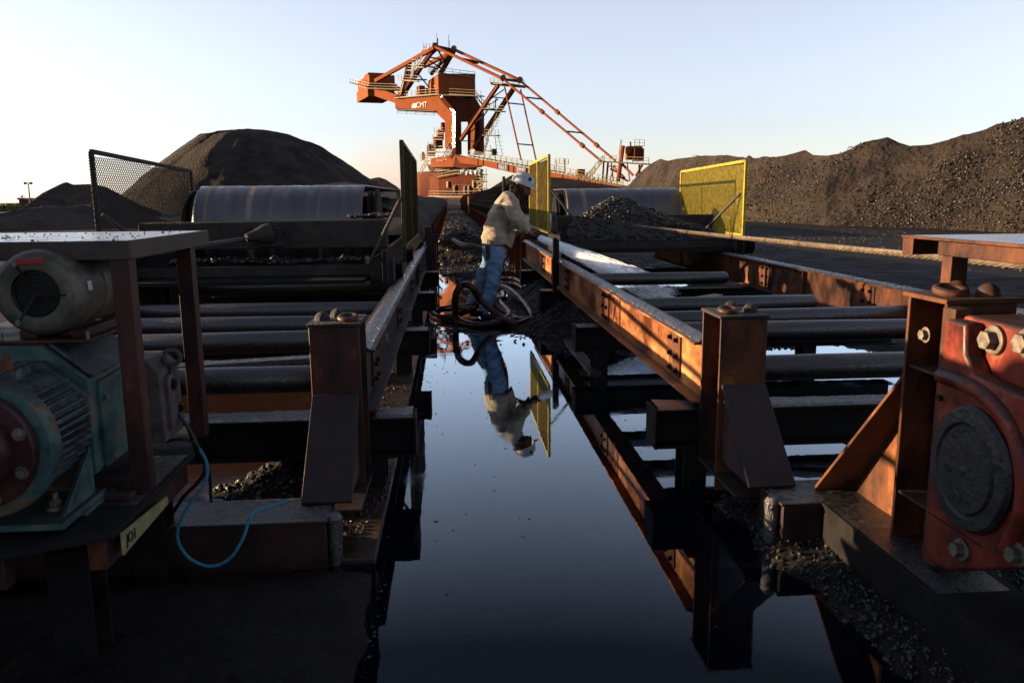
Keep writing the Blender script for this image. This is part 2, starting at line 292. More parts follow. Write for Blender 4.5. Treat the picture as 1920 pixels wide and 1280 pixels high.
# ------------------------------------------------------------------ ground, one sheet
def grid_lines(a, b, step, lo, hi, g=1.12):
    mid = np.arange(a, b+1e-6, step); left = []; x = a; s = step
    while x > lo: s *= g; x -= s; left.append(x)
    right = []; x = b; s = step
    while x < hi: s *= g; x += s; right.append(x)
    return np.concatenate([left[::-1], mid, right])
def ground_z(X, Y):
    n1 = fbm(X*.9, Y*.9); n2 = fbm(X*5+9, Y*5, 4); n3 = fbm(X*22, Y*22+5, 3)
    # outer yard
    out = .10+.12*n1+.03*n2
    out = out+1.8*np.exp(-((X+5.2)/1.0)**2)*sm(Y, -6, -3)*(1-sm(Y, 3.4, 4.4))*(1+.3*n2)  # unseen bank added off to the left to shade the near floor and machines
    # channel between the two frames
    bed = -.07+.02*n1
    # speckled shoal round the worker
    sh = sm(Y, 6.7, 7.8)*(1-sm(Y, 9.3, 10.6))
    bed = bed+sh*(.056+.06*n2+.060*n3+.02*n1)
    # second puddle, then the muddy track rising away
    pd = sm(Y, 9.6, 10.6)*(1-sm(Y, 15.5, 17.5)); bed = bed+pd*(.045+.05*n2+.03*n3)
    tr = sm(Y, 15.0, 19.5); bed = bed*(1-tr)+tr*(.10+.30*np.abs(fbm(X*.8, Y*.35))+.16*n2+.04*n3)
    # coal slope under the right rail, beside the worker
    hp = np.exp(-((X-1.25)/.33)**2)*sm(Y, 7.6, 8.6)*(1-sm(Y, 11.2, 12.6)); bed = bed+hp*(.26+.08*n2+.05*n3)
    # heap in the middle of the track
    bed = bed+.55*np.exp(-((X-.25)/.55)**2-((Y-20.0)/1.4)**2)*(1+.4*n3)
    # near right bank under the red gearbox
    bk = sm(X-1.18-.06*n2*4-.1*(2.6-Y), -.03, .25)*(1-sm(Y, 3.3, 3.9)); bed = bed*(1-bk)+bk*(.05+.05*n2+.03*n3)
    # patches under the frames
    un = sm(np.abs(X-.4), .75, 1.0)*sm(Y, 3.9, 4.6)*(1-sm(Y, 12, 13)); bed = bed+un*(.02+.16*np.clip(n1+.02, 0, 1)+.06*n2+.03*n3)
    # gravel heap under the left front cross beam
    bed = bed+.26*np.exp(-((X+.72)/.30)**2-((Y-3.98)/.30)**2)*(1+.5*n3)+.06*np.exp(-((X+1.2)/.3)**2-((Y-3.85)/.2)**2)
    nl = (1-sm(X+.10*n2, -.36, -.24))*(1-sm(Y+.3*n2, 2.7, 3.3)); bed = bed*(1-nl)+nl*(.05+.05*n2+.04*n3)
    edge = sm(X, -3.5, -3.0)*(1-sm(X, 3.7, 4.2))*sm(Y, .1, .6)
    edge = edge*(1-sm(Y, 13, 17)*(1-sm(X, -.9, -.6)*(1-sm(X, 1.3, 1.6))))
    far = sm(Y, 60, 110); z = out*(1-edge)+bed*edge
    return z*(1-far)
gx = grid_lines(-3.4, 4.0, .045, -900, 900); gy = grid_lines(1.2, 17.0, .05, -40, 3500, 1.06)
GX, GY = np.meshgrid(gx, gy); GZ = ground_z(GX, GY)
def sheet(X, Y, Z, name, m):
    h, w = X.shape; me = bpy.data.meshes.new(name)
    V = np.stack([X, Y, Z], -1).reshape(-1, 3)
    i = np.arange((h-1)*(w-1)); r = i//(w-1); c = i % (w-1); a = r*w+c
    Fq = np.stack([a, a+1, a+w+1, a+w], -1)
    me.vertices.add(len(V)); me.vertices.foreach_set('co', V.ravel())
    me.loops.add(Fq.size); me.loops.foreach_set('vertex_index', Fq.ravel())
    me.polygons.add(len(Fq)); me.polygons.foreach_set('loop_start', np.arange(0, Fq.size, 4)); me.polygons.foreach_set('loop_total', np.full(len(Fq), 4))
    me.update(calc_edges=True); me.validate(); me.polygons.foreach_set('use_smooth', [True]*len(me.polygons)); me.materials.append(m)
    o = bpy.data.objects.new(name, me); COL.objects.link(o); ORG[o.name] = Vector((0, 0, 0)); return o
tag(sheet(GX, GY, GZ, 'ground', M['mud']), kind='structure')

wx = np.linspace(-.62, 3.9, 3); wy = np.linspace(.2, 17.5, 3)
X, Y = np.meshgrid(wx, wy); tag(sheet(X, Y, X*0, 'water', M['water']), kind='structure')
X, Y = np.meshgrid(np.linspace(-3.4, -.64, 3), np.linspace(.2, 14, 3)); tag(sheet(X, Y, X*0, 'muddy_water', M['muddy']), kind='structure')
# wet concrete edge of the left foundation
kb = MB(); kb.box((-.80, 3.0, -.2), (-.33, 16, .022)); tag(kb.build('concrete_kerb', M['slab'], bevel=.006), kind='structure')
kb = MB(); kb.box((1.10, 6.3, -.2), (1.19, 9.3, .02)); tag(kb.build('concrete_edge', M['slab'], bevel=.004), kind='structure')

# ------------------------------------------------------------------ conveyor bed frames
ZT, ZB = .712, .405
XC = .40
def hexbolt(mb, c, axis, r=.014, h=.012):
    c = Vector(c); a = Vector(axis).normalized(); mb.cyl(c, c+a*h, r, n=6); mb.cyl(c-a*.0, c+a*.003, r*1.5, n=14); return mb

def bed_frame(sgn):
    mx = lambda x: x if sgn > 0 else 2*XC-x          # right-hand coordinates mirrored for the left bed
    right = sgn > 0
    xi, xo = 1.245, 3.43
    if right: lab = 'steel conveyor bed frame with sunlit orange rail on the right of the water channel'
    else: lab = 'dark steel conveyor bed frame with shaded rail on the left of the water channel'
    t = thing('conveyor_frame', (mx(2.3), 6, 0), lab, 'conveyor frame', 'conveyor frames either side of the channel')
    B = lambda a, b: (MB().box((mx(a[0]), a[1], a[2]), (mx(b[0]), b[1], b[2])))
    # rails
    for k, xr in enumerate((xi, xo)):
        y0, y1 = (3.79, 13.4)
        mb = MB(); mb.ibeam((mx(xr), y0, (ZT+ZB)/2), (mx(xr), y1, (ZT+ZB)/2), .135, ZT-ZB)
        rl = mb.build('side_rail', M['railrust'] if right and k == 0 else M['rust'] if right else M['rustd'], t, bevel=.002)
        for ys in (4.32, 6.34, 8.52, 10.7):
            s = MB()
            for dd in (-1,):
                xw = mx(xr+dd*.0055)-sgn*.0; xa = mx(xr-.0055); xb = mx(xr-.017)
                s.box((min(xa, xb), ys-.11, ZB+.03), (max(xa, xb), ys+.11, ZT-.03))
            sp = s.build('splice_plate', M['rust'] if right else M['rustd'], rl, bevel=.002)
            for zz in (.47, .55, .64):
                for yy in (-.06, .06): hexbolt(MB(), (mx(xr-.017), ys+yy, zz), (-sgn, 0, 0), .013, .022).build('bolt', M['boltd'], rl)
        for ys in ((5.4, 7.5, 9.6, 11.7) if k else (9.62,)):
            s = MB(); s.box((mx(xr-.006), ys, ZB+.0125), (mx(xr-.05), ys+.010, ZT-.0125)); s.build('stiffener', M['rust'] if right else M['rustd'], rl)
        # coal crust lying on top of the rail
        if k == 0 or right:
            ys = np.arange(y0, y1, .02); xs = np.linspace(-.046, .046, 7); Xg, Yg = np.meshgrid(xs, ys)
            hh = .004+.013*(1-(np.abs(Xg)/.05)**2)*(.55+1.1*(fbm(Xg*40+k*7, Yg*14)+.5)+.8*fbm(Xg*60, Yg*60, 2))
            hh[:, 0] = hh[:, -1] = .001
            Xw = mx(xr)+Xg*(1 if right else -1); V = np.stack([Xw, Yg, ZT+hh], -1)
            c = MB(); h_, w_ = Xg.shape; c.v = [tuple(p) for p in V.reshape(-1, 3)]
            c.f = [(r*w_+q, r*w_+q+1, (r+1)*w_+q+1, (r+1)*w_+q) if right else (r*w_+q, (r+1)*w_+q, (r+1)*w_+q+1, r*w_+q+1) for r in range(h_-1) for q in range(w_-1)]
            c.build('coal_crust', M['wet'], rl)
    # cross beams
    for yc in (3.89, 6.5, 9.1, 11.7):
        x0, x1 = 1.0, 3.75
        mb = MB(); mb.ibeam((mx(x0), yc, .27), (mx(x1), yc, .27), .19, .20)
        for xe in (x0-.006,): mb.box((mx(xe), yc-.097, .168), (mx(xe+.012), yc+.097, .372))
        mb.build('cross_beam', M['black'], t, bevel=.003)
        ys = np.linspace(yc-.09, yc+.09, 9); xs = np.arange(x0+.01, x1, .03); Xg, Yg = np.meshgrid(xs, ys)
        hh = .003+.010*np.clip(fbm(Xg*6+yc, Yg*9)+.5, 0, 1)+.018*np.clip(fbm(Xg*3, Yg*3+yc)-.08, 0, 1)*6*.3
        hh[0] = hh[-1] = .0005
        c = MB(); h_, w_ = Xg.shape; c.v = [(mx(a), b2, .371+z) for a, b2, z in zip(Xg.ravel(), Yg.ravel(), hh.ravel())]
        c.f = [(r*w_+q, r*w_+q+1, (r+1)*w_+q+1, (r+1)*w_+q) if right else (r*w_+q, (r+1)*w_+q, (r+1)*w_+q+1, r*w_+q+1) for r in range(h_-1) for q in range(w_-1)]
        c.build('coal_crust', M['wet'], t)
        for xp in (1.12, 2.9):
            p = MB(); p.ibeam((mx(xp+.09), yc, -.08), (mx(xp+.09), yc, .169), .12, .15)
            p.build('foot', M['black'], t)
    # packing blocks between rail and cross beam
    for yc in (3.89, 6.5, 9.1, 11.7): MB().box((mx(xi-.05), yc-.06, .371), (mx(xi+.05), yc+.06, ZB-.001)).build('packer', M['black'], t)
    # front foundation beam
    mb = MB(); mb.box((mx(1.30), 2.96, .188), (mx(3.2), 3.22, .20)); mb.box((mx(1.31), 2.965, .0), (mx(3.2), 2.978, .187)); mb.box((mx(1.31), 3.20, -.05), (mx(3.2), 3.213, .187)); mb.box((mx(1.31), 2.979, -.05), (mx(1.322), 3.199, .187))
    mb.box((mx(1.20), 3.2135, .13), (mx(1.46), 3.80, .142))
    mb.build('front_beam', M['rustd'], t, bevel=.003)
    xs = np.arange(1.305, 3.19, .012); ys = np.linspace(2.962, 3.218, 20); Xg, Yg = np.meshgrid(xs, ys)
    hh = .001+.006*np.clip(fbm(Xg*30, Yg*30)+.35, 0, 1)+.05*np.clip(fbm(Xg*4+3*sgn, Yg*5)-.17, 0, 1)
    hh[0] = hh[-1] = .0003
    c = MB(); h_, w_ = Xg.shape; c.v = [(mx(a), b2, .2005+z) for a, b2, z in zip(Xg.ravel(), Yg.ravel(), hh.ravel())]
    c.f = [(r*w_+q, r*w_+q+1, (r+1)*w_+q+1, (r+1)*w_+q) if right else (r*w_+q, (r+1)*w_+q, (r+1)*w_+q+1, r*w_+q+1) for r in range(h_-1) for q in range(w_-1)]
    c.build('coal_crust', M['wet'], t)
    mb = MB(); mb.rings((mx(1.285), 3.02, .0), (mx(1.285), 3.02, 1), [(0, .028), (.15, .030), (.19, .034), (.21, .02), (.214, 0)], 16)
    mb.build('pipe_stub', M['wet'], t)
    # post with brace
    x0, x1 = 1.215, 1.435
    mb = MB(); mb.box((mx(x0), 3.52, .05), (mx(x1), 3.534, .868)); mb.box((mx(x0), 3.776, .05), (mx(x1), 3.79, .868))
    mb.box((mx((x0+x1)/2+.005), 3.5345, .05), (mx((x0+x1)/2+.017), 3.7755, .868))
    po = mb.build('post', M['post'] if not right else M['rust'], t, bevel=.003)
    po['label'] = 'stout rusty H section post at the near end of the rail'
    MB().box((mx(x0-.006), 3.512, .869), (mx(x1+.006), 3.798, .884)).build('cap_plate', M['dusty'], po, bevel=.003)
    mb = MB()
    bx0, bx1 = x0+.012, x1-.004
    # inclined brace: face plate plus side cheeks
    def q(x, y, z): return (mx(x), y, z)
    mb.prism([q(bx0, 3.519, .555), q(bx1, 3.519, .555), q(bx1, 3.135, .202), q(bx0, 3.135, .202)], (0, -.012, .013))
    for xx in (bx0+.012, bx1-.022): mb.prism([q(xx, 3.519, .55), q(xx, 3.519, .202), q(xx, 3.15, .202)], (sgn*.010, 0, 0))
    mb.build('brace', M['brace'], po, bevel=.002)
    # lifting lug: two domed cheeks and a ring on the cap plate
    for k, (dx, dy) in enumerate(((.06, .20), (.115, .10))):
        mb = MB()
        c = Vector((mx(x0+.06+dx), 3.50+dy+.03, .884)); pf = []
        for i in range(9): a = i/8*pi/2; pf.append((sin(a)*.040, cos(a)*.036))
        mb.rings(c, c+Vector((0, 0, 1)), pf, 18); mb.build('lifting_lug', M['dusty'], po)
    mb = MB(); c = Vector((mx(x0+.055), 3.59, .900)); pts = [c+Vector((cos(a)*.036, sin(a)*.036, .006*sin(a))) for a in np.linspace(0, 2*pi, 25)]
    mb.tube(pts, .013, 10); mb.build('lifting_ring', M['rust'], po)
    # rollers
    if right: rl = [(1550, 663), (1550, 600), (1550, 577), (1400, 555), (1300, 510)]
    else: rl = [(500, 687), (500, 622), (400, 595), (400, 570)]
    ry = [at(a, b2, z=.62).y for a, b2 in rl]
    if not right: ry += [8.0]
    print('rollers', right, [round(v, 2) for v in ry])
    for i, yy in enumerate(ry):
        r = .066; zc = .62-r
        tilt = (.0, .006, -.004, .0, .003)[i % 5]
        xa, xb = mx(xi+.03), mx(xo-.03 if not (right and i in (3, 4)) else xo-.45)
        mb = MB(); p = Vector((xa, yy, zc+tilt)); q2 = Vector((xb, yy+.01*i, zc-tilt)); L_ = (q2-p).length
        mb.rings(p, q2, [(0, .02), (.02, .02), (.0201, r*.8), (.04, r), (L_*.5, r*1.01), (L_-.04, r), (L_-.0201, r*.8), (L_-.02, .02), (L_, .02)], 28)
        mb.build('roller', M['pipe'], t)
    # slanting walkway planks/beams between rollers
    mb = MB(); zz = .50
    ps = [((1.62, 6.35), (2.35, 6.9)), ((2.3, 5.35), (3.3, 5.15))] if right else [((1.25, 5.15), (1.75, 5.45)), ((1.5, 4.5), (2.4, 4.25))]
    for (a, b2), (c2, d2) in ps: MB().bar((mx(a), b2, .53), (mx(c2), d2, .54), .10, .05).build('diagonal_brace', M['wet'], t, bevel=.003)
    return t
FR = bed_frame(1); FL = bed_frame(-1)

# ------------------------------------------------------------------ take-up carriages with belt drums
def crust(parent, x0, x1, y0, y1, z, amp, m='mud', name='coal_crust', step=.03, seed=0, bias=.3, dome=True):
    xs = np.arange(x0, x1, step); ys = np.linspace(y0, y1, max(4, int((y1-y0)/step))); Xg, Yg = np.meshgrid(xs, ys)
    e = np.minimum(np.minimum(Xg-x0, x1-Xg), np.minimum(Yg-y0, y1-Yg)); e = sm(e, 0, .08) if dome else sm(e, 0, .01)
    hh = e*amp*(np.clip(fbm(Xg*2.2+seed, Yg*3)+bias, 0, 1)+.5*np.clip(fbm(Xg*9, Yg*9+seed)+.2, 0, 1)+.35*fbm(Xg*30, Yg*30, 2))
    hh = np.maximum(hh, .001)*np.where(e <= 0, 0, 1)
    c = MB(); h_, w_ = Xg.shape; c.v = list(zip(Xg.ravel(), Yg.ravel(), (z+hh).ravel()))
    c.f = [(r*w_+q, r*w_+q+1, (r+1)*w_+q+1, (r+1)*w_+q) for r in range(h_-1) for q in range(w_-1)]
    return c.build(name, M[m], parent)

def gravel(parent, n, x0, x1, y0, y1, zf, s0, s1, name='coal_lumps', m='lump'):
    x = rng.uniform(x0, x1, n); y = rng.uniform(y0, y1, n); s = s0+(s1-s0)*rng.random(n)**3
    z = zf(x, y)+s*.3; ok = ~np.isnan(z)
    mb = MB(); mb.rocks(np.stack([x, y, z], -1)[ok], s[ok]); return mb.build(name, M[m], parent, smooth=False)

def drum(t, x0, x1, yc, zc, r, wide=True):
    """belt wrapped over the pulley, pulley rims showing at both ends"""
    mb = MB(); d = x1-x0
    mb.rings((x0-.12, yc, zc), (x1+.12, yc, zc), [(0, .05), (0, r*.80), (.03, r*.80), (.03, r*.93), (.055, r*.93), (.055, r*.80), (.09, r*.80), (.09, r*.90), (.12, r*.90), (.121, r*.3)], 48)
    mb.build('pulley', M['black'], t); mb = MB(); mb.rings((x1+.02, yc, zc), (x1+.5, yc, zc), [(0, r*.3), (.0, r*.90), (.03, r*.90), (.03, r*.80), (.07, r*.80), (.07, r*.93), (.1, r*.93), (.1, r*.75), (.12, .05)], 48)
    mb.build('pulley', M['black'], t)
    # belt: front half turn plus top and bottom runs going back
    prof = [(yc+9.0, zc+r+.02)] + [(yc-r*sin(a), zc+r*cos(a)) for a in np.linspace(0, pi, 30)] + [(yc+9.0, zc-r)]
    vs = []; fs = []; nx = 60
    for i, (yy, zz) in enumerate(prof):
        for k in range(nx+1):
            u = k/nx; xx = x0+.02+(d-.04)*u; w = .0012*sin(u*37)+.0008*sin(u*91+1)+.002*(vnoise(u*14, .3)-.5)
            vs.append((xx, yy-w if 0 < i < 31 else yy, zz+(w if i < 15 else 0)))
    for i in range(len(prof)-1):
        for k in range(nx): a = i*(nx+1)+k; fs.append((a, a+1, a+nx+2, a+nx+1))
    o = MB().add(vs, fs).build('belt', M['drumbelt'], t); o.modifiers.new('thickness', 'SOLIDIFY').thickness = .018
    return o

# left carriage
t = thing('take_up_carriage', (-1.6, 7.5, .7), 'dark belt carriage with smooth wide belt drum below the great conical coal pile', 'belt carriage', 'belt take-up carriages')
x0, x1 = -2.66, -.50
mb = MB(); mb.box((x0, 7.10, 1.005), (x1-.07, 7.35, 1.235)); bx = mb.build('box_beam', M['dusty'], t, bevel=.006)
crust(bx, x0, x1-.08, 7.10, 7.35, 1.236, .035, 'mud', seed=2, bias=.1)
mb = MB(); mb.box((-2.70, 6.98, .775), (-.70, 7.12, .865)); lb = mb.build('lower_beam', M['dusty'], t, bevel=.005)
mb = MB(); mb.box((-2.66, 6.6, .74), (-.72, 7.5, .772)); mb.build('tray', M['black'], t)
crust(lb, -2.62, -.74, 6.99, 7.48, .866, .10, 'mud', seed=5, bias=.05)
gravel(lb, 420, -2.4, -.78, 7.0, 7.3, lambda x, y: .88+.06*np.clip(fbm(x*2.2+5, y*3)+.25, 0, 1), .006, .035)
mb = MB(); mb.box((-.705, 6.9, .655), (-.50, 7.1, .905)); mb.box((-.705, 7.1, .655), (-.695, 7.9, .905)); bk = mb.build('end_bracket', M['dusty'], t, bevel=.005)
crust(bk, -.70, -.50, 6.9, 7.1, .906, .03, 'mud', seed=8, bias=.4)
for xx in (x0-.03, x1-.06):
    mb = MB(); mb.box((xx-.02, 6.7, .70), (xx+.02, 9.6, 1.0)); mb.build('side_plate', M['black'], t, bevel=.004)
for k in range(2):
    mb = MB(); c = Vector((-2.90+.07*k, 7.02, .80)); mb.rings(c, c+Vector((1, 0, 0)), [(0, .02), (0, .10), (.012, .10), (.012, .085), (.03, .085), (.03, .02)], 28); mb.build('wheel', M['black'], t)
for k, yy in enumerate((7.3, 9.3)):
    mb = MB(); c = Vector((-.52, yy, .78)); mb.rings(c, c+Vector((1, 0, 0)), [(0, .02), (0, .10), (.012, .10), (.012, .07), (.06, .07), (.06, .10), (.075, .10), (.075, .02)], 28); mb.build('wheel', M['black'], t)
drum(t, -2.60, -.88, 8.75, 1.10, .45)
gravel(t, 250, -.9, -.55, 7.3, 7.6, lambda x, y: 1.235+.05*fbm(x*8, y*8)+.03, .006, .03)
mb = MB(); c = Vector((-1.60, 7.03, 1.13)); mb.rings(c, c+Vector((-.12, -.10, -.02)), [(-.05, .09), (.0, .085), (.05, .065), (.10, .045), (.16, .032), (.165, 0)], 20)
mb.box((-1.68, 7.04, 1.03), (-1.46, 7.099, 1.19)); mb.build('rope_socket', M['dusty'], t)
TL = t

# right carriage
t = thing('take_up_carriage', (2.4, 10.5, .7), 'dark belt carriage on the right bed half buried under a mound of coal', 'belt carriage', 'belt take-up carriages')
x0, x1 = 1.36, 3.60
mb = MB(); mb.box((x0+.02, 10.45, .93), (x1-.05, 10.7, 1.18)); bx = mb.build('box_beam', M['dusty'], t, bevel=.006)
mb = MB(); mb.box((x0, 9.98, .775), (x1-.02, 10.14, .865)); lb = mb.build('lower_beam', M['dusty'], t, bevel=.005)
mb = MB(); mb.box((x0, 9.9, .735), (x1, 10.75, .772)); mb.build('tray', M['black'], t)
mb = MB(); mb.box((x1-.04, 9.85, .62), (x1+.07, 10.05, .90)); mb.build('end_bracket', M['dusty'], t, bevel=.005)
for xx in (x0-.03, x1):
    mb = MB(); mb.box((xx-.02, 9.7, .68), (xx+.02, 12.8, 1.0)); mb.build('side_plate', M['black'], t, bevel=.004)
for k in range(3):
    mb = MB(); c = Vector((x1+.08+.05*k, 9.95, .80)); mb.rings(c, c+Vector((1, 0, 0)), [(0, .02), (0, .11), (.012, .11), (.012, .085), (.03, .085), (.03, .02)], 28); mb.build('wheel', M['black'], t)
for k in range(3):
    mb = MB(); c = Vector((1.30, 9.62+.17*k, .80)); mb.rings(c, c+Vector((1, 0, 0)), [(0, .02), (0, .115), (.015, .115), (.015, .085), (.05, .085), (.05, .02)], 28); mb.build('wheel', M['black'], t)
drum(t, 1.68, 3.44, 12.2, 1.10, .43)
# the mound of coal on it
def mound(x, y):
    h = np.exp(-((x-2.22)/.36)**2-((y-10.62)/.36)**2)*.36+np.exp(-((x-2.75)/.52)**2-((y-10.6)/.36)**2)*.22+np.exp(-((x-1.80)/.38)**2-((y-10.5)/.33)**2)*.22
    h = h+np.exp(-((x-2.4)/.85)**2-((y-10.22)/.25)**2)*.17
    e = sm(x, x0, x0+.2)*(1-sm(x, x1-.3, x1-.05))*sm(y, 9.98, 10.2)*(1-sm(y, 11.1, 11.4))
    return .87+e*(h+.04+.06*fbm(x*6, y*6))
xs = np.arange(x0, x1-.03, .025); ys = np.arange(9.99, 11.4, .025); X, Y = np.meshgrid(xs, ys); Z = mound(X, Y)+.012*fbm(X*40, Y*40, 2)
mo = sheet(X, Y, Z, 'coal_mound', M['coal']); tag(mo, 'heap of loose black coal piled against the right belt drum', 'coal heap')
x = rng.uniform(x0+.05, x1-.1, 5200); y = rng.uniform(10.0, 11.1, 5200); s_ = .005+.026*rng.random(5200)**3
mb = MB(); mb.rocks(np.stack([x, y, mound(x, y)+s_*.3], -1), s_); o = mb.build('coal_lumps', M['lump'], smooth=False); o.parent = mo
TR = t

# ------------------------------------------------------------------ mesh guards
def guard(a, b, zt_a, zt_b, zb, m, mm, label, mids=(), brace=None, pitch=.036, wire=.0024, curl=False, k=1.5):
    a = Vector(a); b = Vector(b); t = thing('safety_guard', (a.x, a.y, zb), label, 'mesh guard', 'mesh guards at the belt carriages')
    d = (b-a); L_ = d.length; d.normalize()
    pt = lambda u, z: Vector((a.x, a.y, 0))+d*u+Vector((0, 0, z))
    top = lambda u: zt_a+(zt_b-zt_a)*u/L_
    mb = MB(); R_ = .019
    mb.bar(pt(0, zb), pt(0, zt_a), .034); mb.bar(pt(L_, zb), pt(L_, zt_b), .034)
    mb.bar(pt(0, zt_a), pt(L_, zt_b), .034); mb.bar(pt(0, zb), pt(L_, zb), .034)
    for u in mids: mb.bar(pt(u, zb), pt(u, top(u)), .030)
    mb.build('frame', m, t, bevel=.004)
    mb = MB(); n_ = Vector((-d.y, d.x, 0))
    hgt = max(zt_a, zt_b)-zb                       # diamond slope
    off = -hgt/k
    def clipseg(u0, sgn_):
        # line z = zb + sgn*k*(u-u0); walk & clip
        pts = []
        for uu in np.linspace(0, L_, 2):
            pass
        us = np.array([u0, u0+hgt/k]) if sgn_ > 0 else np.array([u0+hgt/k, u0])
        # param s 0..1 from bottom to top
        N_ = 24; s = np.linspace(0, 1, N_); uu = u0+(hgt/k)*s if sgn_ > 0 else u0+hgt/k-(hgt/k)*s; zz = zb+hgt*s
        ok = (uu >= 0) & (uu <= L_) & (zz <= zt_a+(zt_b-zt_a)*uu/L_)
        if ok.sum() < 2: return None
        i = np.where(ok)[0]; return (uu[i[0]], zz[i[0]]), (uu[i[-1]], zz[i[-1]])
    u0 = -hgt/k; k = k
    while u0 < L_:
        for sg in (1, -1):
            r_ = clipseg(u0, sg)
            if r_:
                (ua, za), (ub, zb2) = r_; p = pt(ua, za)+n_*.004*sg; q = pt(ub, zb2)+n_*.004*sg
                mb.bar(p, q, wire, wire, up=n_)
        u0 += pitch
    mb.build('mesh_panel', mm, t, smooth=False)
    if curl:
        mb = MB(); pts = []
        for i in range(0, 190): z = zb+.1+(zt_a-zb-.12)*i/190; pts.append(pt(-.03-.018*cos(i*1.15), z)+n_*.012*sin(i*1.15))
        mb.tube(pts, .0028, 5); mb.build('mesh_edge', mm, t)
    if brace:
        mb = MB(); mb.cyl(brace[0], brace[1], .016, n=10); mb.build('brace', M['tableframe'], t)
    return t
M['yg'] = M['yellowd']
guard((-.412, 7.08, 0), (-.40, 9.55, 0), 1.90, 1.84, 1.0, M['yellowd'], M['yellowd'], 'narrow looking black and yellow mesh guard edge-on between the left drum and the channel', mids=(1.2,), brace=(at(750, 374, x=-.43), (-.70, 6.98, .90)))
guard((-2.75, 6.54, 0), (-2.75, 8.92, 0), 1.80, 1.73, .95, M['dusty'], M['dusty'], 'black wire mesh guard with frayed edge left of the smooth belt drum', brace=((-2.73, 6.58, 1.32), (-2.45, 6.75, 1.03)), curl=True, k=.95, pitch=.040, wire=.0040)
guard((1.22, 10.04, 0), (1.22, 12.43, 0), 1.93, 1.91, .99, M['yellow'], M['yellowm'], 'yellow mesh guard standing right behind the worker in the white helmet', pitch=.021, wire=.0028, mids=(1.3,), brace=((1.26, 10.15, 1.52), (1.72, 10.02, .90)))
guard((3.45, 9.33, 0), (3.45, 11.99, 0), 1.82, 1.78, .96, M['yellow'], M['yellow'], 'bright yellow mesh guard in full sun at the far right of the coal mound', pitch=.021, wire=.0030, brace=((3.44, 9.45, 1.45), (3.14, 9.75, 1.03)))

# ------------------------------------------------------------------ wire ropes
def rope(a, b, r, m, label, sag=0, pitch=.30):
    a = Vector(a); b = Vector(b); L_ = (b-a).length; n = int(L_/pitch*14); d, s, u = frame(b-a)
    mb = MB()
    for k in range(6):
        pts = []
        for i in range(n+1):
            w = i/n; ph = 2*pi*(k/6+w*L_/pitch)
            pts.append(a.lerp(b, w)-Vector((0, 0, sag*4*w*(1-w)))+(s*cos(ph)+u*sin(ph))*r*.62)
        mb.tube(pts, r*.42, 6)
    return tag(mb.build('wire_rope', m), label, 'wire rope', 'haulage ropes')
pR0 = Vector((2.28, 9.95, 1.06)); pR1 = at(1920, 494, y=3.25); pR2 = pR1+(pR1-pR0).normalized()*1.6
rope(pR0, pR2, .018, M['cable'], 'thick sunlit twisted steel rope running across the right bed to the red gearbox', sag=.012)
pL0 = Vector((-1.74, 6.92, 1.10)); pL1 = at(150, 492, y=4.9); pL2 = pL1+(pL1-pL0).normalized()*2.2
rope(pL0, pL2, .021, M['cabled'], 'dark greasy steel rope hooked to the left carriage behind the steel table', sag=.01)

# ------------------------------------------------------------------ left machine: table, gear motor, deck
t = thing('machine_deck', (-1.6, 2.6, 0), 'grimy steel deck plate carrying the teal gear motor in the left foreground', 'machine deck')
mb = MB(); poly = [(-.95, 2.16, .50), (-.95, 2.88, .50), (-1.10, 3.25, .50), (-2.9, 3.25, .50), (-2.9, 2.02, .50), (-1.25, 2.02, .50)]
mb.prism(poly, (0, 0, .015)); mb.build('deck_plate', M['black'], t, bevel=.002)
mb = MB(); mb.bar((-1.0, 2.16, .455), (-1.0, 2.86, .455), .05, .09); mb.bar((-2.9, 2.10, .45), (-1.2, 2.10, .45), .05, .09); mb.bar((-2.9, 3.1, .45), (-1.05, 3.1, .45), .05, .09)
mb.build('edge_beam', M['rustd'], t, bevel=.003)
for (xx, yy) in ((-1.15, 2.35), (-1.15, 2.95), (-2.3, 2.3)):
    mb = MB(); mb.ibeam((xx, yy, .0), (xx, yy, .41), .12, .12); mb.build('support', M['black'], t)
mb = MB(); mb.box((-1.25, 2.50, .516), (-1.0, 2.545, .56)); mb.box((-2.0, 2.42, .516), (-1.0, 2.46, .535)); mb.build('rail_angle', M['rustd'], t, bevel=.003)
def uneven(c, w, d, z, name, m, parent, seed, amp=.012):
    return crust(parent, c[0]-w, c[0]+w, c[1]-d, c[1]+d, z, amp, m, name=name, step=.012, seed=seed, bias=.2)
uneven((-1.03, 2.62), .07, .24, .5155, 'coal_crust', 'wet', t, 3)
# pale label plate on the deck edge
lp = MB(); pa, pb = at(221, 975, x=-.945), at(306, 922, x=-.945)
lp.prism([(-.945, 2.19, .505), (-.945, 2.55, .475), (-.945, 2.55, .45), (-.945, 2.19, .44)], (.006, 0, 0))
lab = lp.build('label_plate', M['plate'], t); lab['label'] = 'pale yellow label strip with black stencilled letters'
def text(body, size, m, parent, mat4, name='lettering', extrude=.001, align='CENTER', sx=1):
    cu = bpy.data.curves.new(name, 'FONT'); cu.body = body; cu.size = size; cu.extrude = extrude; cu.align_x = align; cu.align_y = 'CENTER'; cu.space_character = sx
    to = bpy.data.objects.new('tmp', cu); COL.objects.link(to); dg = bpy.context.evaluated_depsgraph_get()
    me = bpy.data.meshes.new_from_object(to.evaluated_get(dg)); bpy.data.objects.remove(to); me.transform(mat4)
    if parent is not None: me.transform(Matrix.Translation(-ORG[parent.name]))
    me.materials.clear(); me.materials.append(m)
    o = bpy.data.objects.new(name, me); COL.objects.link(o)
    if parent is not None: o.parent = parent; ORG[o.name] = ORG[parent.name]
    return o
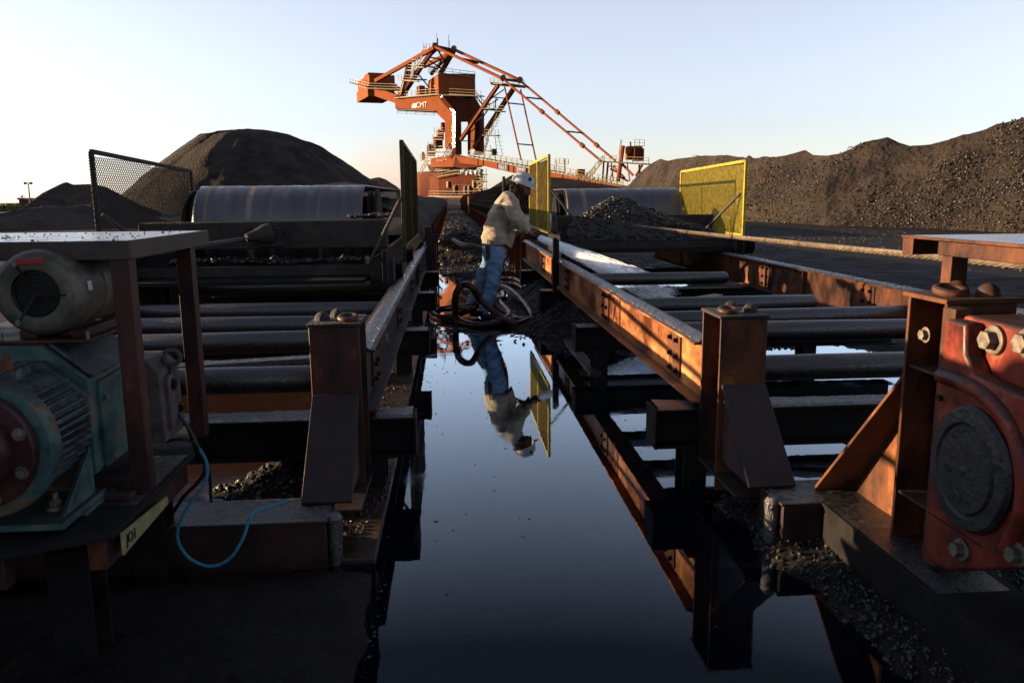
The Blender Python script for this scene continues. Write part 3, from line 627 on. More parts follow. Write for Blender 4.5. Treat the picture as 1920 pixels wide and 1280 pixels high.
def basis4(o, xdir, updir):
    x = Vector(xdir).normalized(); z = x.cross(Vector(updir)).normalized(); y = z.cross(x)
    return Matrix(((x.x, y.x, z.x, o[0]), (x.y, y.y, z.y, o[1]), (x.z, y.z, z.z, o[2]), (0, 0, 0, 1)))
text('JO1', .045, M['ink'], lab, basis4((-.937, 2.245, .472), (0, 1, -.09), (0, 0, 1)))

# steel table over the motor
t = thing('steel_table', (-1.4, 2.9, .52), 'open steel table with wet speckled top standing over the teal motor at left', 'equipment table')
ZTB = 1.30
mb = MB(); mb.box((-2.6, 2.50, ZTB-.004), (-.972, 3.28, ZTB+.003)); tp = mb.build('table_top', M['tabletop'], t)
mb = MB()
mb.box((-2.6, 2.488, ZTB-.052), (-.965, 2.4955, ZTB+.0045)); mb.box((-.9715, 2.4957, ZTB-.052), (-.964, 3.29, ZTB+.0045)); mb.box((-2.6, 3.281, ZTB-.052), (-.9717, 3.289, ZTB+.0045))
mb.box((-2.6, 2.496, ZTB-.012), (-.9717, 2.545, ZTB-.005)); mb.build('edge_frame', M['tableframe'], t, bevel=.0015)
def angle_leg(x, y, dx, dy, z0, z1, w=.055, th=.006):
    mb = MB(); mb.box((x, y, z0), (x+dx*w, y+dy*th, z1)); mb.box((x, y+dy*(th+.0002), z0), (x+dx*th, y+dy*w, z1)); return mb
for (xx, yy, dy) in ((-.9722, 2.497, 1), (-.9722, 3.08, 1), (-2.45, 2.497, 1), (-2.45, 3.08, 1)):
    angle_leg(xx, yy, -1, dy, .516, ZTB-.013).build('leg', M['post'], t, bevel=.0015)
xx = rng.uniform(-2.4, -.99, 260); yy = rng.uniform(2.52, 3.26, 260); s_ = .0015+.0045*rng.random(260)**3
mb = MB(); mb.rocks(np.stack([xx, yy, ZTB+.004+s_*.2], -1), s_, .5); mb.build('coal_specks', M['lump'], t, smooth=False)

# teal gear motor
t = thing('gear_motor', (-1.6, 2.6, .52), 'weathered teal gear motor with purple drive hub under the left steel table', 'gear motor')
def octo(x0, x1, z0, z1, c, y): return [(x0+c, y, z0), (x1-c, y, z0), (x1, y, z0+c*.6), (x1, y, z1-c*1.1), (x1-c*1.25, y, z1), (x0+c, y, z1), (x0, y, z1-c), (x0, y, z0+c)]
mb = MB(); mb.prism(octo(-1.95, -1.105, .54, 1.0, .10, 2.455), (0, .40, 0)); mb.build('housing', M['teal'], t, bevel=.006)
mb = MB(); mb.prism(octo(-1.965, -1.092, .545, .952, .10, 2.42), (0, .034, 0)); mb.prism(octo(-1.93, -1.135, .58, .915, .09, 2.405), (0, .0145, 0)); mb.build('front_plate', M['teal'], t, bevel=.004)
# speckled inclined cover and side cover
mb = MB(); mb.prism([(-1.108, 2.50, .60), (-1.108, 2.83, .60), (-1.108, 2.83, .885), (-1.108, 2.50, .875)], (.016, 0, 0)); mb.build('side_cover', M['teal'], t, bevel=.004)
mb = MB(); x = -1.10
mb.prism([(-1.226, 2.47, 1.0015), (-1.102, 2.47, .893), (-1.102, 2.83, .893), (-1.226, 2.83, 1.0015)], (.006, 0, .007)); mb.build('sloped_cover', M['tealg'], t, bevel=.002)
for (yy, zz) in ((2.52, .82), (2.80, .64), (2.55, .62), (2.80, .86)):
    mb = MB(); hexbolt(mb, (-1.092, yy, zz), (1, 0, 0), .010, .010); mb.build('bolt', M['bolt'], t)
# feet
mb = MB(); mb.box((-1.30, 2.16, .532), (-1.08, 2.44, .552)); mb.box((-1.97, 2.30, .516), (-1.08, 2.50, .531)); mb.prism([(-1.11, 2.40, .553), (-1.11, 2.20, .553), (-1.11, 2.40, .70)], (.016, 0, 0)); mb.build('foot', M['teal'], t, bevel=.003)
mb = MB(); c = Vector((-1.15, 2.27, .553)); mb.cyl(c, c+Vector((0, 0, .012)), .024, n=16); mb.cyl(c+Vector((0, 0, .0122)), c+Vector((0, 0, .03)), .017, n=6); mb.cyl(c+Vector((0, 0, .0302)), c+Vector((0, 0, .05)), .010, n=12); mb.build('bolt', M['bolt'], t)
# bell housing: fins between plate and ring
cx, cz = -1.27, .775
mb = MB(); mb.rings((cx, 2.404, cz), (cx, 2.10, cz), [(0, .165), (.08, .155), (.22, .150), (.225, .10)], 48); mb.build('bell_housing', M['tealg'], t)
mb = MB()
for k in range(13):
    a = radians(-42+k*7.2); c = Vector((cx+cos(a)*.158, 0, cz+sin(a)*.158)); n_ = Vector((cos(a), 0, sin(a)))
    mb.bar(Vector((c.x, 2.19, c.z))+n_*.008, Vector((c.x, 2.40, c.z))+n_*.012, .005, .034, up=n_)
for k in range(9):
    a = radians(78+k*8); c = Vector((cx+cos(a)*.158, 0, cz+sin(a)*.158)); n_ = Vector((cos(a), 0, sin(a)))
    mb.bar(Vector((c.x, 2.19, c.z))+n_*.008, Vector((c.x, 2.40, c.z))+n_*.012, .005, .034, up=n_)
mb.build('cooling_fins', M['tealg'], t)
mb = MB(); mb.rings((cx, 2.19, cz), (cx, 2.0, cz), [(0, .15), (0, .196), (.018, .200), (.045, .196), (.05, .19), (.05, .150), (.048, .02)], 64); ring = mb.build('flange_ring', M['teal'], t)
mb = MB(); mb.rings((cx, 2.139, cz), (cx, 1.9, cz), [(0, .162), (.022, .160), (.026, .155), (.026, .12), (.0262, .02)], 64); fl = mb.build('drive_flange', M['maroon'], t)
for k in range(8):
    a = radians(20+k*45); mb = MB(); hexbolt(mb, (cx+cos(a)*.137, 2.112, cz+sin(a)*.137), (0, -1, 0), .012, .012); mb.build('bolt', M['bolt'], fl)
mb = MB(); mb.rings((cx, 2.112, cz), (cx, 1.9, cz), [(0, .112), (.03, .110), (.05, .102), (.10, .098), (.15, .098), (.16, .085), (.16, .01)], 48); mb.build('hub', M['maroon'], fl)
# eye bolt and brass valve on top plate
mb = MB(); c = Vector((-1.255, 2.30, .935)); mb.cyl(c, c+Vector((0, 0, .02)), .022, n=6); mb.rings(c+Vector((0, 0, .02)), c+Vector((0, 0, 1)), [(0, .014), (.02, .018), (.04, .012), (.055, .0)], 12); mb.build('lifting_eye', M['rust'], t)
# flat oval slots of the front plate
mb = MB(); mb.prism([(-1.215, 2.4035, .905), (-1.18, 2.4035, .905), (-1.145, 2.4035, .870), (-1.15, 2.4035, .855), (-1.19, 2.4035, .885)], (0, -.003, 0)); mb.prism([(-1.14, 2.4035, .855), (-1.118+.0, 2.4035, .825), (-1.118, 2.4035, .79), (-1.13, 2.4035, .785)], (0, -.003, 0)); mb.build('slot_cover', M['ink'], t)
mb = MB(); hexbolt(mb, (-1.16, 2.402, .875), (0, -1, 0), .014, .014); mb.build('bolt', M['bolt'], t)
# fan motor on top
cm = at(66, 551, y=2.42); r0 = .128
mb = MB(); mb.rings((cm.x, 2.42, cm.z), (cm.x, 3, cm.z), [(.002, .070), (.0, .074), (-.003, .105), (0, .112), (.012, .121), (.03, .127), (.16, .131), (.165, .136), (.18, .136), (.185, .125), (.40, .122), (.41, .08)], 64); cow = mb.build('fan_cowl', M['tan'], t)
mb = MB(); mb.rings((cm.x, 2.4415, cm.z), (cm.x, 3, cm.z), [(0, .002), (0, .072)], 48); mb.build('fan_recess', M['ink'], cow)
mb = MB()
for r_ in (.014, .026, .038, .050, .062, .071): mb.tube([Vector((cm.x+cos(a)*r_, 2.425, cm.z+sin(a)*r_)) for a in np.linspace(0, 2*pi, 37)], .0013, 5)
for a in (0, 2*pi/3*1, 4*pi/3): mb.bar((cm.x, 2.423, cm.z), (cm.x+cos(a-.05)*.098, 2.4145, cm.z+sin(a-.05)*.098), .006, .002, up=Vector((0, 1, 0)))
mb.build('fan_grille', M['boltd'], cow)
mb = MB()
for a in (0, 2*pi/3, 4*pi/3): hexbolt(mb, (cm.x+cos(a-.05)*.100, 2.416, cm.z+sin(a-.05)*.100), (0, -1, 0), .006, .005)
mb.build('bolt', M['bolt'], cow)
mb = MB(); mb.prism([(cm.x-.035, 2.4125, cm.z+.088), (cm.x+.038, 2.4125, cm.z+.088), (cm.x+.038, 2.4125, cm.z+.102), (cm.x-.035, 2.4125, cm.z+.102)], (0, -.0015, 0)); mb.build('warning_label', M['redlabel'], cow)
mb = MB(); a0 = .20
mb.prism([(cm.x+.1295, 2.47, cm.z+.002), (cm.x+.1295, 2.495, cm.z+.002), (cm.x+.1270, 2.495, cm.z+.03), (cm.x+.1270, 2.47, cm.z+.03)], (.0016, 0, 0)); mb.build('name_plate', M['white'], cow)
mb = MB(); mb.prism([(cm.x-.25, 2.46, 1.002), (cm.x+.125, 2.46, 1.002), (cm.x+.125, 2.46, 1.012), (cm.x-.25, 2.46, 1.012)], (0, .36, 0))
for xx in (cm.x-.10, cm.x+.05): mb.box((xx, 2.50, 1.0122), (xx+.05, 2.78, cm.z-.118))
mb.build('motor_base', M['rust'], t, bevel=.003)
for xx in (cm.x+.11, cm.x-.14): mb = MB(); mb.cyl((xx, 2.475, 1.012), (xx, 2.475, 1.035), .006, n=8); mb.build('bolt', M['bolt'], t)
# grey end box behind with its own eye bolt
mb = MB(); mb.prism([(-1.30, 2.862, .56), (-1.045, 2.862, .56), (-1.045, 2.862, .82), (-1.09, 2.862, .865), (-1.30, 2.862, .865)], (0, .20, 0)); mb.box((-1.06, 2.90, .60), (-1.028, 3.02, .80)); gb = mb.build('end_casing', M['greyg'], t, bevel=.006)
mb = MB(); c = Vector((-1.035, 2.97, .845)); mb.tube([c+Vector((cos(a)*.028, .2*cos(a)*.028, sin(a)*.028+.01)) for a in np.linspace(0, 2*pi, 25)], .009, 8); mb.cyl(c+Vector((0, 0, -.05)), c+Vector((0, 0, -.02)), .02, n=8); mb.build('lifting_eye', M['greyg'], gb)
mb = MB(); hexbolt(mb, (-1.0275, 2.94, .76), (1, 0, 0), .016, .012); mb.build('bolt', M['boltd'], gb)
mb = MB(); hexbolt(mb, (-1.0275, 2.99, .66), (1, 0, 0), .013, .012); mb.build('bolt', M['boltd'], gb)

# cables and cyan rope by the deck
def wire(pxs, r, m, name, label, cat, n=8):
    pts = spline([at(p[0], p[1], y=p[2]) for p in pxs], 8); mb = MB(); mb.tube(pts, r, n); return tag(mb.build(name, m), label, cat)
wire([(288, 715, 2.98), (318, 755, 2.97), (352, 800, 2.96), (374, 845, 2.95), (384, 880, 2.9), (370, 905, 2.9), (345, 930, 2.95), (322, 965, 3.0)], .007, M['wire'], 'electric_cable', 'black cable drooping from the grey end casing past the table leg', 'cable')
wire([(310, 828, 2.95), (335, 823, 2.95), (362, 828, 2.95), (378, 850, 2.92), (392, 885, 2.92), (395, 925, 2.95), (396, 940, 2.97)], .006, M['wire'], 'electric_cable', 'short black cable end hanging from the deck corner beside the cyan rope', 'cable')
wire([(375, 842, 2.90), (388, 870, 2.86), (384, 905, 2.84), (352, 950, 2.83), (334, 990, 2.83), (336, 1020, 2.83), (358, 1048, 2.83), (395, 1061, 2.83), (430, 1047, 2.84), (455, 1010, 2.86), (468, 972, 2.90), (480, 958, 2.93), (510, 948, 2.97), (542, 938, 3.02)], .0058, M['cyan'], 'cyan_rope', 'thin cyan rope hanging in a loop over the front cross beam', 'rope')

# ------------------------------------------------------------------ right machine: stand, table, red gearbox
t = thing('machine_stand', (1.7, 2.5, 0), 'rusty steel stand with slanting brace behind the red gearbox at right', 'machine stand')
mb = MB(); mb.box((1.465, 1.0, .19), (1.75, 3.12, .20)); mb.box((1.468, 1.0, -.05), (1.480, 3.11, .1895)); mb.build('base_beam', M['black'], t, bevel=.003)
mb = MB(); mb.box((1.565, 2.410, .201), (1.80, 2.424, 1.075)); mb.box((1.565, 2.616, .201), (1.80, 2.630, 1.075)); mb.box((1.68, 2.4245, .201), (1.692, 2.6155, 1.075)); po = mb.build('post', M['rust'], t, bevel=.003)
for zz in (.37, .83): MB().box((1.575, 2.4245, zz), (1.6795, 2.6155, zz+.010)).build('stiffener', M['rust'], po, bevel=.002)
mb = MB(); mb.box((1.552, 2.395, 1.0755), (1.815, 2.645, 1.092)); mb.build('cap_plate', M['rust'], po, bevel=.003)
mb = MB()
for (dx, dy) in ((1.70, 2.57), (1.74, 2.47)):
    c = Vector((dx, dy, 1.092)); mb.rings(c, c+Vector((0, 0, 1)), [(sin(i/8*pi/2)*.042, cos(i/8*pi/2)*.038) for i in range(9)], 18)
mb.build('lifting_lug', M['rust'], po)
mb = MB(); c = Vector((1.63, 2.50, 1.108)); mb.tube([c+Vector((cos(a)*.042, sin(a)*.042, .008*sin(a))) for a in np.linspace(0, 2*pi, 25)], .014, 10); mb.build('lifting_ring', M['rust'], po)
mb = MB(); hexbolt(mb, (1.60, 2.6155-.05, .95), (-1, 0, 0), .018, .02); mb.build('bolt', M['bolt'], po)
# brace: inclined face plate with a gusset web under it
mb = MB(); mb.prism([(1.50, 3.10, .201), (1.72, 3.10, .201), (1.80, 2.632, .80), (1.58, 2.632, .80)], (0, .008, .010)); mb.build('brace_plate', M['rust'], t, bevel=.002)
mb = MB(); mb.prism([(1.66, 3.08, .201), (1.66, 2.633, .201), (1.68, 2.633, .79)], (.012, 0, 0)); mb.build('gusset', M['rust'], t, bevel=.002)
crust(t, 1.48, 1.72, 2.2, 3.10, .2005, .012, 'wet', step=.014, seed=4, bias=.25)
# table over it
t = thing('steel_table', (1.9, 2.6, 1.09), 'rusty orange steel table frame with wet top above the red gearbox at right', 'equipment table')
ZR = 1.268
mb = MB(); mb.box((1.65, 1.4, ZR), (3.0, 2.83, ZR+.005)); mb.build('table_top', M['tabletop'], t)
mb = MB(); mb.box((1.6425, 1.4, ZR-.004), (1.6495, 2.835, ZR+.007)); mb.box((1.6498, 2.80, ZR-.064), (3.0, 2.837, ZR-.001)); mb.box((1.6498, 2.77, ZR-.064), (1.656, 2.7995, ZR-.001)); mb.build('edge_frame', M['rust'], t, bevel=.002)
mb = MB(); mb.box((1.675, 1.4, ZR-.055), (1.720, 2.66, ZR-.0015)); mb.build('side_rail', M['rust'], t, bevel=.003)
mb = MB(); mb.box((1.690, 2.60, 1.0925), (1.750, 2.655, ZR-.056)); mb.build('leg', M['rust'], t, bevel=.003)
mb = MB(); mb.box((2.35, 2.60, 1.0925), (2.41, 2.655, ZR-.056)); mb.build('leg', M['rust'], t, bevel=.003)

t = thing('red_gearbox', (1.7, 2.1, .2), 'large scuffed red gearbox with round black rubber cap at the right edge', 'gearbox')
# body outline in the plane x = 1.5 (y, z), facing the channel
body = [(2.325, .27), (2.325, .53), (2.335, .60), (2.335, .96), (2.32, 1.055), (1.55, 1.055), (1.20, .95), (1.20, .44), (1.88, .44), (2.18, .29)]
mb = MB(); mb.prism([(1.56, y, z) for y, z in body][::-1], (.45, 0, 0)); mb.build('casing', M['red'], t, bevel=.012, seg=3)
face = [(2.315, .262), (2.315, 1.045), (2.215, 1.045), (2.205, .955), (2.16, .905), (1.90, .885), (1.70, .87), (1.25, .80), (1.25, .43), (1.89, .43), (2.19, .28)]
mb = MB(); mb.prism([(1.50, y, z) for y, z in face][::-1], (.0595, 0, 0)); fp = mb.build('face_plate', M['red'], t, bevel=.010, seg=3)
# raised cast arch round the cap
cy_, cz_ = 2.12, .628
pts = [(1.502, 2.33, cz_+.245)]+[(1.502, cy_+.03+cos(a)*.235, cz_+sin(a)*.235+.02) for a in np.linspace(radians(80), radians(-30+360-360), 12)[::1]]
arch = [Vector((1.500, 2.31, .868)), Vector((1.500, 2.22, .870)), Vector((1.500, 2.12, .862)), Vector((1.50, 2.02, .825)), Vector((1.50, 1.95, .76)), Vector((1.50, 1.91, .66)), Vector((1.50, 1.915, .55)), Vector((1.50, 1.95, .46))]
mb = MB(); mb.tube(spline(arch, 6), .024, 12); mb.build('cast_rib', M['red'], fp)
# rubber cap, irregular rim
vs = []; n = 64; prof = [(0, .184), (.012, .188), (.026, .178), (.030, .142), (.022, .134), (.022, .130), (.032, .124), (.034, .06), (.033, .012), (.036, .008), (.036, 0.0002)]
fs = []
for k, (d_, r_) in enumerate(prof):
    for i in range(n):
        a = 2*pi*i/n; rr = r_*(1+(.035*(vnoise(3+2*cos(a), 3+2*sin(a))-.5)*2 if k < 3 else 0)); vs.append((1.4995-d_, cy_+cos(a)*rr*.94, cz_+sin(a)*rr))
for k in range(len(prof)-1):
    for i in range(n): fs.append((k*n+i, (k+1)*n+i, (k+1)*n+(i+1) % n, k*n+(i+1) % n))
MB().add(vs, fs).build('rubber_cap', M['rubber'], t)
# grease run below the cap
for (yy, zz, rr) in ((2.16, 1.005, .034), (2.02, 1.02, .034), (1.88, 1.02, .034)):
    c = Vector((1.559, yy, zz)); mb = MB(); mb.cyl(c, c-Vector((.012, 0, 0)), rr*1.28, n=28); mb.cyl(c-Vector((.0122, 0, 0)), c-Vector((.040, 0, 0)), rr*.85, n=6); mb.build('bolt', M['bolt'], t, bevel=.002)
for (yy, zz, rr) in ((2.13, .378, .026), (1.90, .47, .026)):
    c = Vector((1.4995, yy, zz)); mb = MB(); mb.cyl(c, c-Vector((.010, 0, 0)), rr*1.28, n=28); mb.cyl(c-Vector((.0102, 0, 0)), c-Vector((.034, 0, 0)), rr*.85, n=6); mb.build('bolt', M['bolt'], t, bevel=.002)
mb = MB(); c = Vector((1.4995, 2.30, .80)); mb.cyl(c, c-Vector((.010, 0, 0)), .010, n=14); mb.build('bolt', M['boltd'], t)
mb = MB(); mb.box((1.497, 2.05, .42), (1.4995, 2.314, .424)); mb.box((1.497, 2.18, .60), (1.4995, 2.314, .604)); mb.build('seam', M['ink'], fp)
for zz in (.42, .93): mb = MB(); c = Vector((1.62, 2.345, zz)); mb.cyl(c-Vector((0, .008, 0)), c+Vector((0, .03, 0)), .018, n=6); mb.build('bolt', M['bolt'], t)
mb = MB(); mb.box((1.545, 2.336, .22), (1.60, 2.40, 1.07)); mb.build('mounting_angle', M['rust'], t, bevel=.004)

# ------------------------------------------------------------------ worker
def skin_mesh(nodes, edges, sub=2):
    """nodes = [(pos, rx, ry)], grown with a Skin modifier; returns verts, faces"""
    me = bpy.data.meshes.new('tmp'); me.from_pydata([n[0] for n in nodes], edges, [])
    o = bpy.data.objects.new('tmp', me); COL.objects.link(o)
    sk = o.modifiers.new('s', 'SKIN'); sk.branch_smoothing = .3
    for i, n in enumerate(nodes): me.skin_vertices[0].data[i].radius = (n[1], n[2] if len(n) > 2 else n[1]); me.skin_vertices[0].data[i].use_root = (i == 0)
    sb = o.modifiers.new('d', 'SUBSURF'); sb.levels = sub; sb.render_levels = sub
    dg = bpy.context.evaluated_depsgraph_get(); ev = o.evaluated_get(dg); m2 = ev.to_mesh()
    v = np.array([tuple(x.co) for x in m2.vertices]); f = [tuple(p.vertices) for p in m2.polygons]
    ev.to_mesh_clear(); bpy.data.objects.remove(o); return v, f
PY = 9.40
def pp(px, py, dy=0):
    p = at(px, py, y=PY); return Vector((p.x, PY+dy, p.z))
PT = thing('person', (.35, PY, 0), 'worker in white hard hat, beige shirt and jeans leaning forward with the water hose', 'person')
nb = [(pp(929, 466), .075), (pp(932, 435), .080), (pp(944, 405), .095), (pp(957, 376), .085), (pp(967, 362), .052), (pp(972, 354), .050), (pp(979, 347), .086), (pp(981, 339), .086), (pp(985, 359), .078), (pp(987, 368), .052), (pp(995, 359), .022),
      (pp(955, 376, -.19), .050), (pp(962, 411, -.23), .042), (pp(979, 425, -.17), .036), (pp(993, 437, -.09), .030), (pp(1001, 442, -.05), .034),
      (pp(958, 376, .19), .050), (pp(975, 408, .20), .042), (pp(988, 426, .15), .036), (pp(998, 435, .06), .030), (pp(1005, 440, .03), .034),
      (pp(927, 484, -.09), .055), (pp(926, 523, -.10), .045), (pp(906, 583, -.11), .032), (pp(912, 594, -.12), .030),
      (pp(925, 484, .09), .055), (pp(906, 522, .14), .045), (pp(886, 578, .16), .032), (pp(892, 588, .17), .030)]
eb = [(0, 1), (1, 2), (2, 3), (3, 4), (4, 5), (5, 6), (6, 7), (6, 8), (8, 9), (8, 10), (3, 11), (11, 12), (12, 13), (13, 14), (14, 15), (3, 16), (16, 17), (17, 18), (18, 19), (19, 20), (0, 21), (21, 22), (22, 23), (23, 24), (0, 25), (25, 26), (26, 27), (27, 28)]
# fingers closed round the nozzle, rooted in the palms
JEND = at(1250, 553, y=8.60); noz = pp(1006, 443.5); jd = (JEND-noz).normalized(); _, js, ju = frame(jd)
v, f = skin_mesh([(a[0], a[1]) for a in nb], eb)
MB().add(v, f).build('body', M['skin'], PT, angle=180)
def fold(v, amp, sc, seed, axis=2):
    v = v.copy(); x, y, z = v.T; c = v.mean(0)
    d = v-c; n = np.stack([d[:, 0]*1.4, d[:, 1]*1.6, d[:, 2]*.1], -1); n /= np.linalg.norm(n, axis=1)[:, None]+1e-6
    w = fbm(z*sc+x*sc*.7+seed, (x-y)*sc*.45, 3)+.5*fbm(z*sc*2.6+seed, y*sc*.9+x*sc, 2)
    return v+n*(w*amp)[:, None]
# trousers
nj = [(pp(928, 468), .165, .185), (pp(930, 450), .135, .16), (pp(926, 482, -.085), .128, .125), (pp(927, 503, -.10), .108), (pp(926, 524, -.10), .098), (pp(918, 550, -.105), .090), (pp(909, 572, -.11), .082), (pp(905, 587, -.11), .080),
      (pp(925, 483, .085), .115, .115), (pp(916, 503, .12), .102), (pp(906, 522, .14), .092), (pp(897, 548, .15), .084), (pp(889, 568, .16), .076), (pp(886, 580, .16), .074)]
v, f = skin_mesh(nj, [(0, 1), (0, 2), (2, 3), (3, 4), (4, 5), (5, 6), (6, 7), (0, 8), (8, 9), (9, 10), (10, 11), (11, 12), (12, 13)], 3)
v = fold(v, .08, 14, 4)
jn = MB().add(v, f).build('jeans', M['jeans'], PT, angle=180)
mb = MB(); c = pp(913, 463, -.15); mb.bar(c+Vector((0, 0, .02)), c+Vector((.01, .01, -.14)), .05, .03); mb.bar(c+Vector((.005, 0, .09)), c+Vector((0, 0, .02)), .012, .012); mb.build('tool_pouch', M['glove'], PT, bevel=.006)
# shirt: loose, hanging out over the belt
ns = [(pp(931, 464), .200, .195), (pp(929, 447), .190, .185), (pp(933, 428), .175, .175), (pp(941, 405), .172, .175), (pp(951, 384), .150, .175), (pp(960, 371), .110, .145), (pp(967, 362), .075),
      (pp(954, 376, -.19), .098), (pp(960, 394, -.235), .094), (pp(965, 411, -.24), .088), (pp(978, 425, -.18), .076), (pp(989, 434, -.11), .056),
      (pp(958, 374, .19), .090), (pp(966, 393, .22), .085), (pp(974, 408, .21), .080), (pp(985, 424, .15), .068), (pp(996, 433, .07), .052)]
v, f = skin_mesh(ns, [(0, 1), (1, 2), (2, 3), (3, 4), (4, 5), (5, 6), (4, 7), (7, 8), (8, 9), (9, 10), (10, 11), (4, 12), (12, 13), (13, 14), (14, 15), (15, 16)], 3)
v = fold(v, .060, 11, 11)
MB().add(v, f).build('shirt', M['shirt'], PT, angle=180)
# loose front shirt tail
mb = MB(); mb.prism([pp(940, 452, -.12), pp(958, 466, -.10), pp(966, 440, -.10), pp(962, 425, -.12)], (0, .20, 0)); mb.build('shirt_tail', M['shirt'], PT, bevel=.012, seg=3)
# boots
for nm, (px, py, dy) in (('boot', (904, 590, -.11)), ('boot', (885, 583, .16))):
    a = pp(px, py, dy); a.z = .115
    v, f = skin_mesh([(a+Vector((0, 0, .06)), .058), (a+Vector((.0, 0, -.02)), .058), (a+Vector((.0, 0, -.068)), .048, .046), (a+Vector((.10, -.005, -.062)), .052, .042), (a+Vector((.17, -.01, -.072)), .042, .032), (a+Vector((-.035, 0, -.075)), .042, .036)], [(0, 1), (1, 2), (2, 3), (3, 4), (2, 5)], 2)
    v[:, 2] = np.maximum(v[:, 2], -.004); MB().add(v, f).build(nm, M['boot'], PT, angle=180)
# gloves with fingers curled round the nozzle
def glove(wrist, palm, side):
    nd = [(wrist, .042), (wrist.lerp(palm, .5), .044), (palm, .044, .034)]; ed = [(0, 1), (1, 2)]
    for k in range(4):
        base = noz+jd*(.035-.024*k)+js*side*.034+ju*.018; l_ = (1, 1.08, 1.0, .85)[k]
        p1 = base+ju*.020; p2 = noz+jd*(.037-.024*k)+ju*.036*l_+js*side*.004; p3 = noz+jd*(.036-.024*k)-js*side*.028*l_+ju*.018
        i = len(nd); nd += [(base, .013), (p1, .0125), (p2, .0115), (p3, .010)]; ed += [(2, i), (i, i+1), (i+1, i+2), (i+2, i+3)]
    th = noz-jd*.02-ju*.030+js*side*.012; i = len(nd); nd += [(palm.lerp(th, .5), .016), (th, .013), (noz+jd*.02-ju*.032, .011)]; ed += [(1, i), (i, i+1), (i+1, i+2)]
    v, f = skin_mesh(nd, ed, 2); MB().add(v, f).build('glove', M['glove'], PT, angle=180)
glove(pp(992, 436, -.10), noz-jd*.01+js*(-1 if js.y > 0 else 1)*.045, -1 if js.y > 0 else 1)
n0 = noz.copy(); noz = noz-jd*.12; glove(pp(994, 434, .10), noz+js*(1 if js.y > 0 else -1)*.045, 1 if js.y > 0 else -1); noz = n0
# hard hat
hc = pp(979.5, 345.5); tilt = Vector((.36, -.05, 1)).normalized(); ax, s1, u1 = frame(tilt, Vector((0, 1, 0)))
fw = (Vector((1, 0, 0))-tilt*tilt.x).normalized(); sd_ = tilt.cross(fw)
vs = []; fs = []; n = 40; K = 14
for k in range(K+1):
    ph = k/K*pi/2
    for i in range(n):
        a = 2*pi*i/n; rr = .118*cos(ph)**.75 if k < K else .0005
        ridge = .006*max(0, cos(a*2))**6*cos(ph) if 0 else 0
        vs.append(hc+fw*(cos(a)*rr*1.14)+sd_*(sin(a)*rr*.94)+tilt*(.128*sin(ph)+.010+ridge))
for k in range(K):
    for i in range(n): fs.append((k*n+i, k*n+(i+1) % n, (k+1)*n+(i+1) % n, (k+1)*n+i))
n0_ = len(vs)
for k, (e, z) in enumerate(((0, .010), (.014, .004), (.017, .000), (.014, -.003), (0, .003))):
    for i in range(n):
        a = 2*pi*i/n; vis = 1+2.6*max(0, cos(a))**2; rr = .118
        vs.append(hc+fw*(cos(a)*(rr*1.14+e*vis))+sd_*(sin(a)*(rr*.94+e*(1+.6*max(0, cos(a)))))+tilt*(z-.012*max(0, cos(a))*(e/.017)))
for k in range(4):
    for i in range(n): fs.append((n0_+k*n+(i+1) % n, n0_+k*n+i, n0_+(k+1)*n+i, n0_+(k+1)*n+(i+1) % n))
hat = MB().add(vs, fs).build('hard_hat', M['helmet'], PT, angle=50)
mb = MB()
for k in (-1, 0, 1):
    pts = [hc+fw*(cos(a)*.1345)*(1 if 1 else 0)+tilt*(.128*sin(a)+.012)+sd_*k*.028*sin(a)**.5 if sin(a) > .02 else hc+fw*(cos(a)*.134)+tilt*.012 for a in np.linspace(.15, pi-.15, 22)]
    mb.tube(pts, .0045, 6)
mb.build('ridge', M['helmet'], hat)
e0 = hc-sd_*.092+fw*.055+tilt*.080
if (hc-sd_).y > (hc+sd_).y: e0 = hc+sd_*.092+fw*.055+tilt*.080
no_ = (e0-hc).normalized(); mb = MB(); mb.cyl(e0+no_*.000, e0+no_*.012, .022, n=18); mb.build('emblem', M['ink'], hat)
# cloth hood round head and neck, leaving the face free
v, f = skin_mesh([(pp(973, 345), .098, .105), (pp(971, 355), .085, .100), (pp(969, 364), .080, .090), (pp(968, 371), .088, .095), (pp(976, 376), .045, .07)], [(0, 1), (1, 2), (2, 3), (3, 4)], 3)
v = fold(v, .035, 26, 2)
MB().add(v, f).build('hood', M['hood'], PT, angle=180)
fc = pp(986, 355)
for s_ in (-1, 1):
    c = fc+Vector((.055, s_*.032, .028)); mb = MB(); mb.rings(c, c+Vector((1, s_*.4, 0)), [(0, .009), (.004, .006), (.006, 0)], 10); mb.build('eye', M['eye'], PT)
mb = MB(); c = pp(992.5, 366); mb.bar(c+Vector((0, -.022, 0)), c+Vector((0, .022, 0)), .014, .010); mb.build('mouth', M['maroon'], PT, bevel=.003)

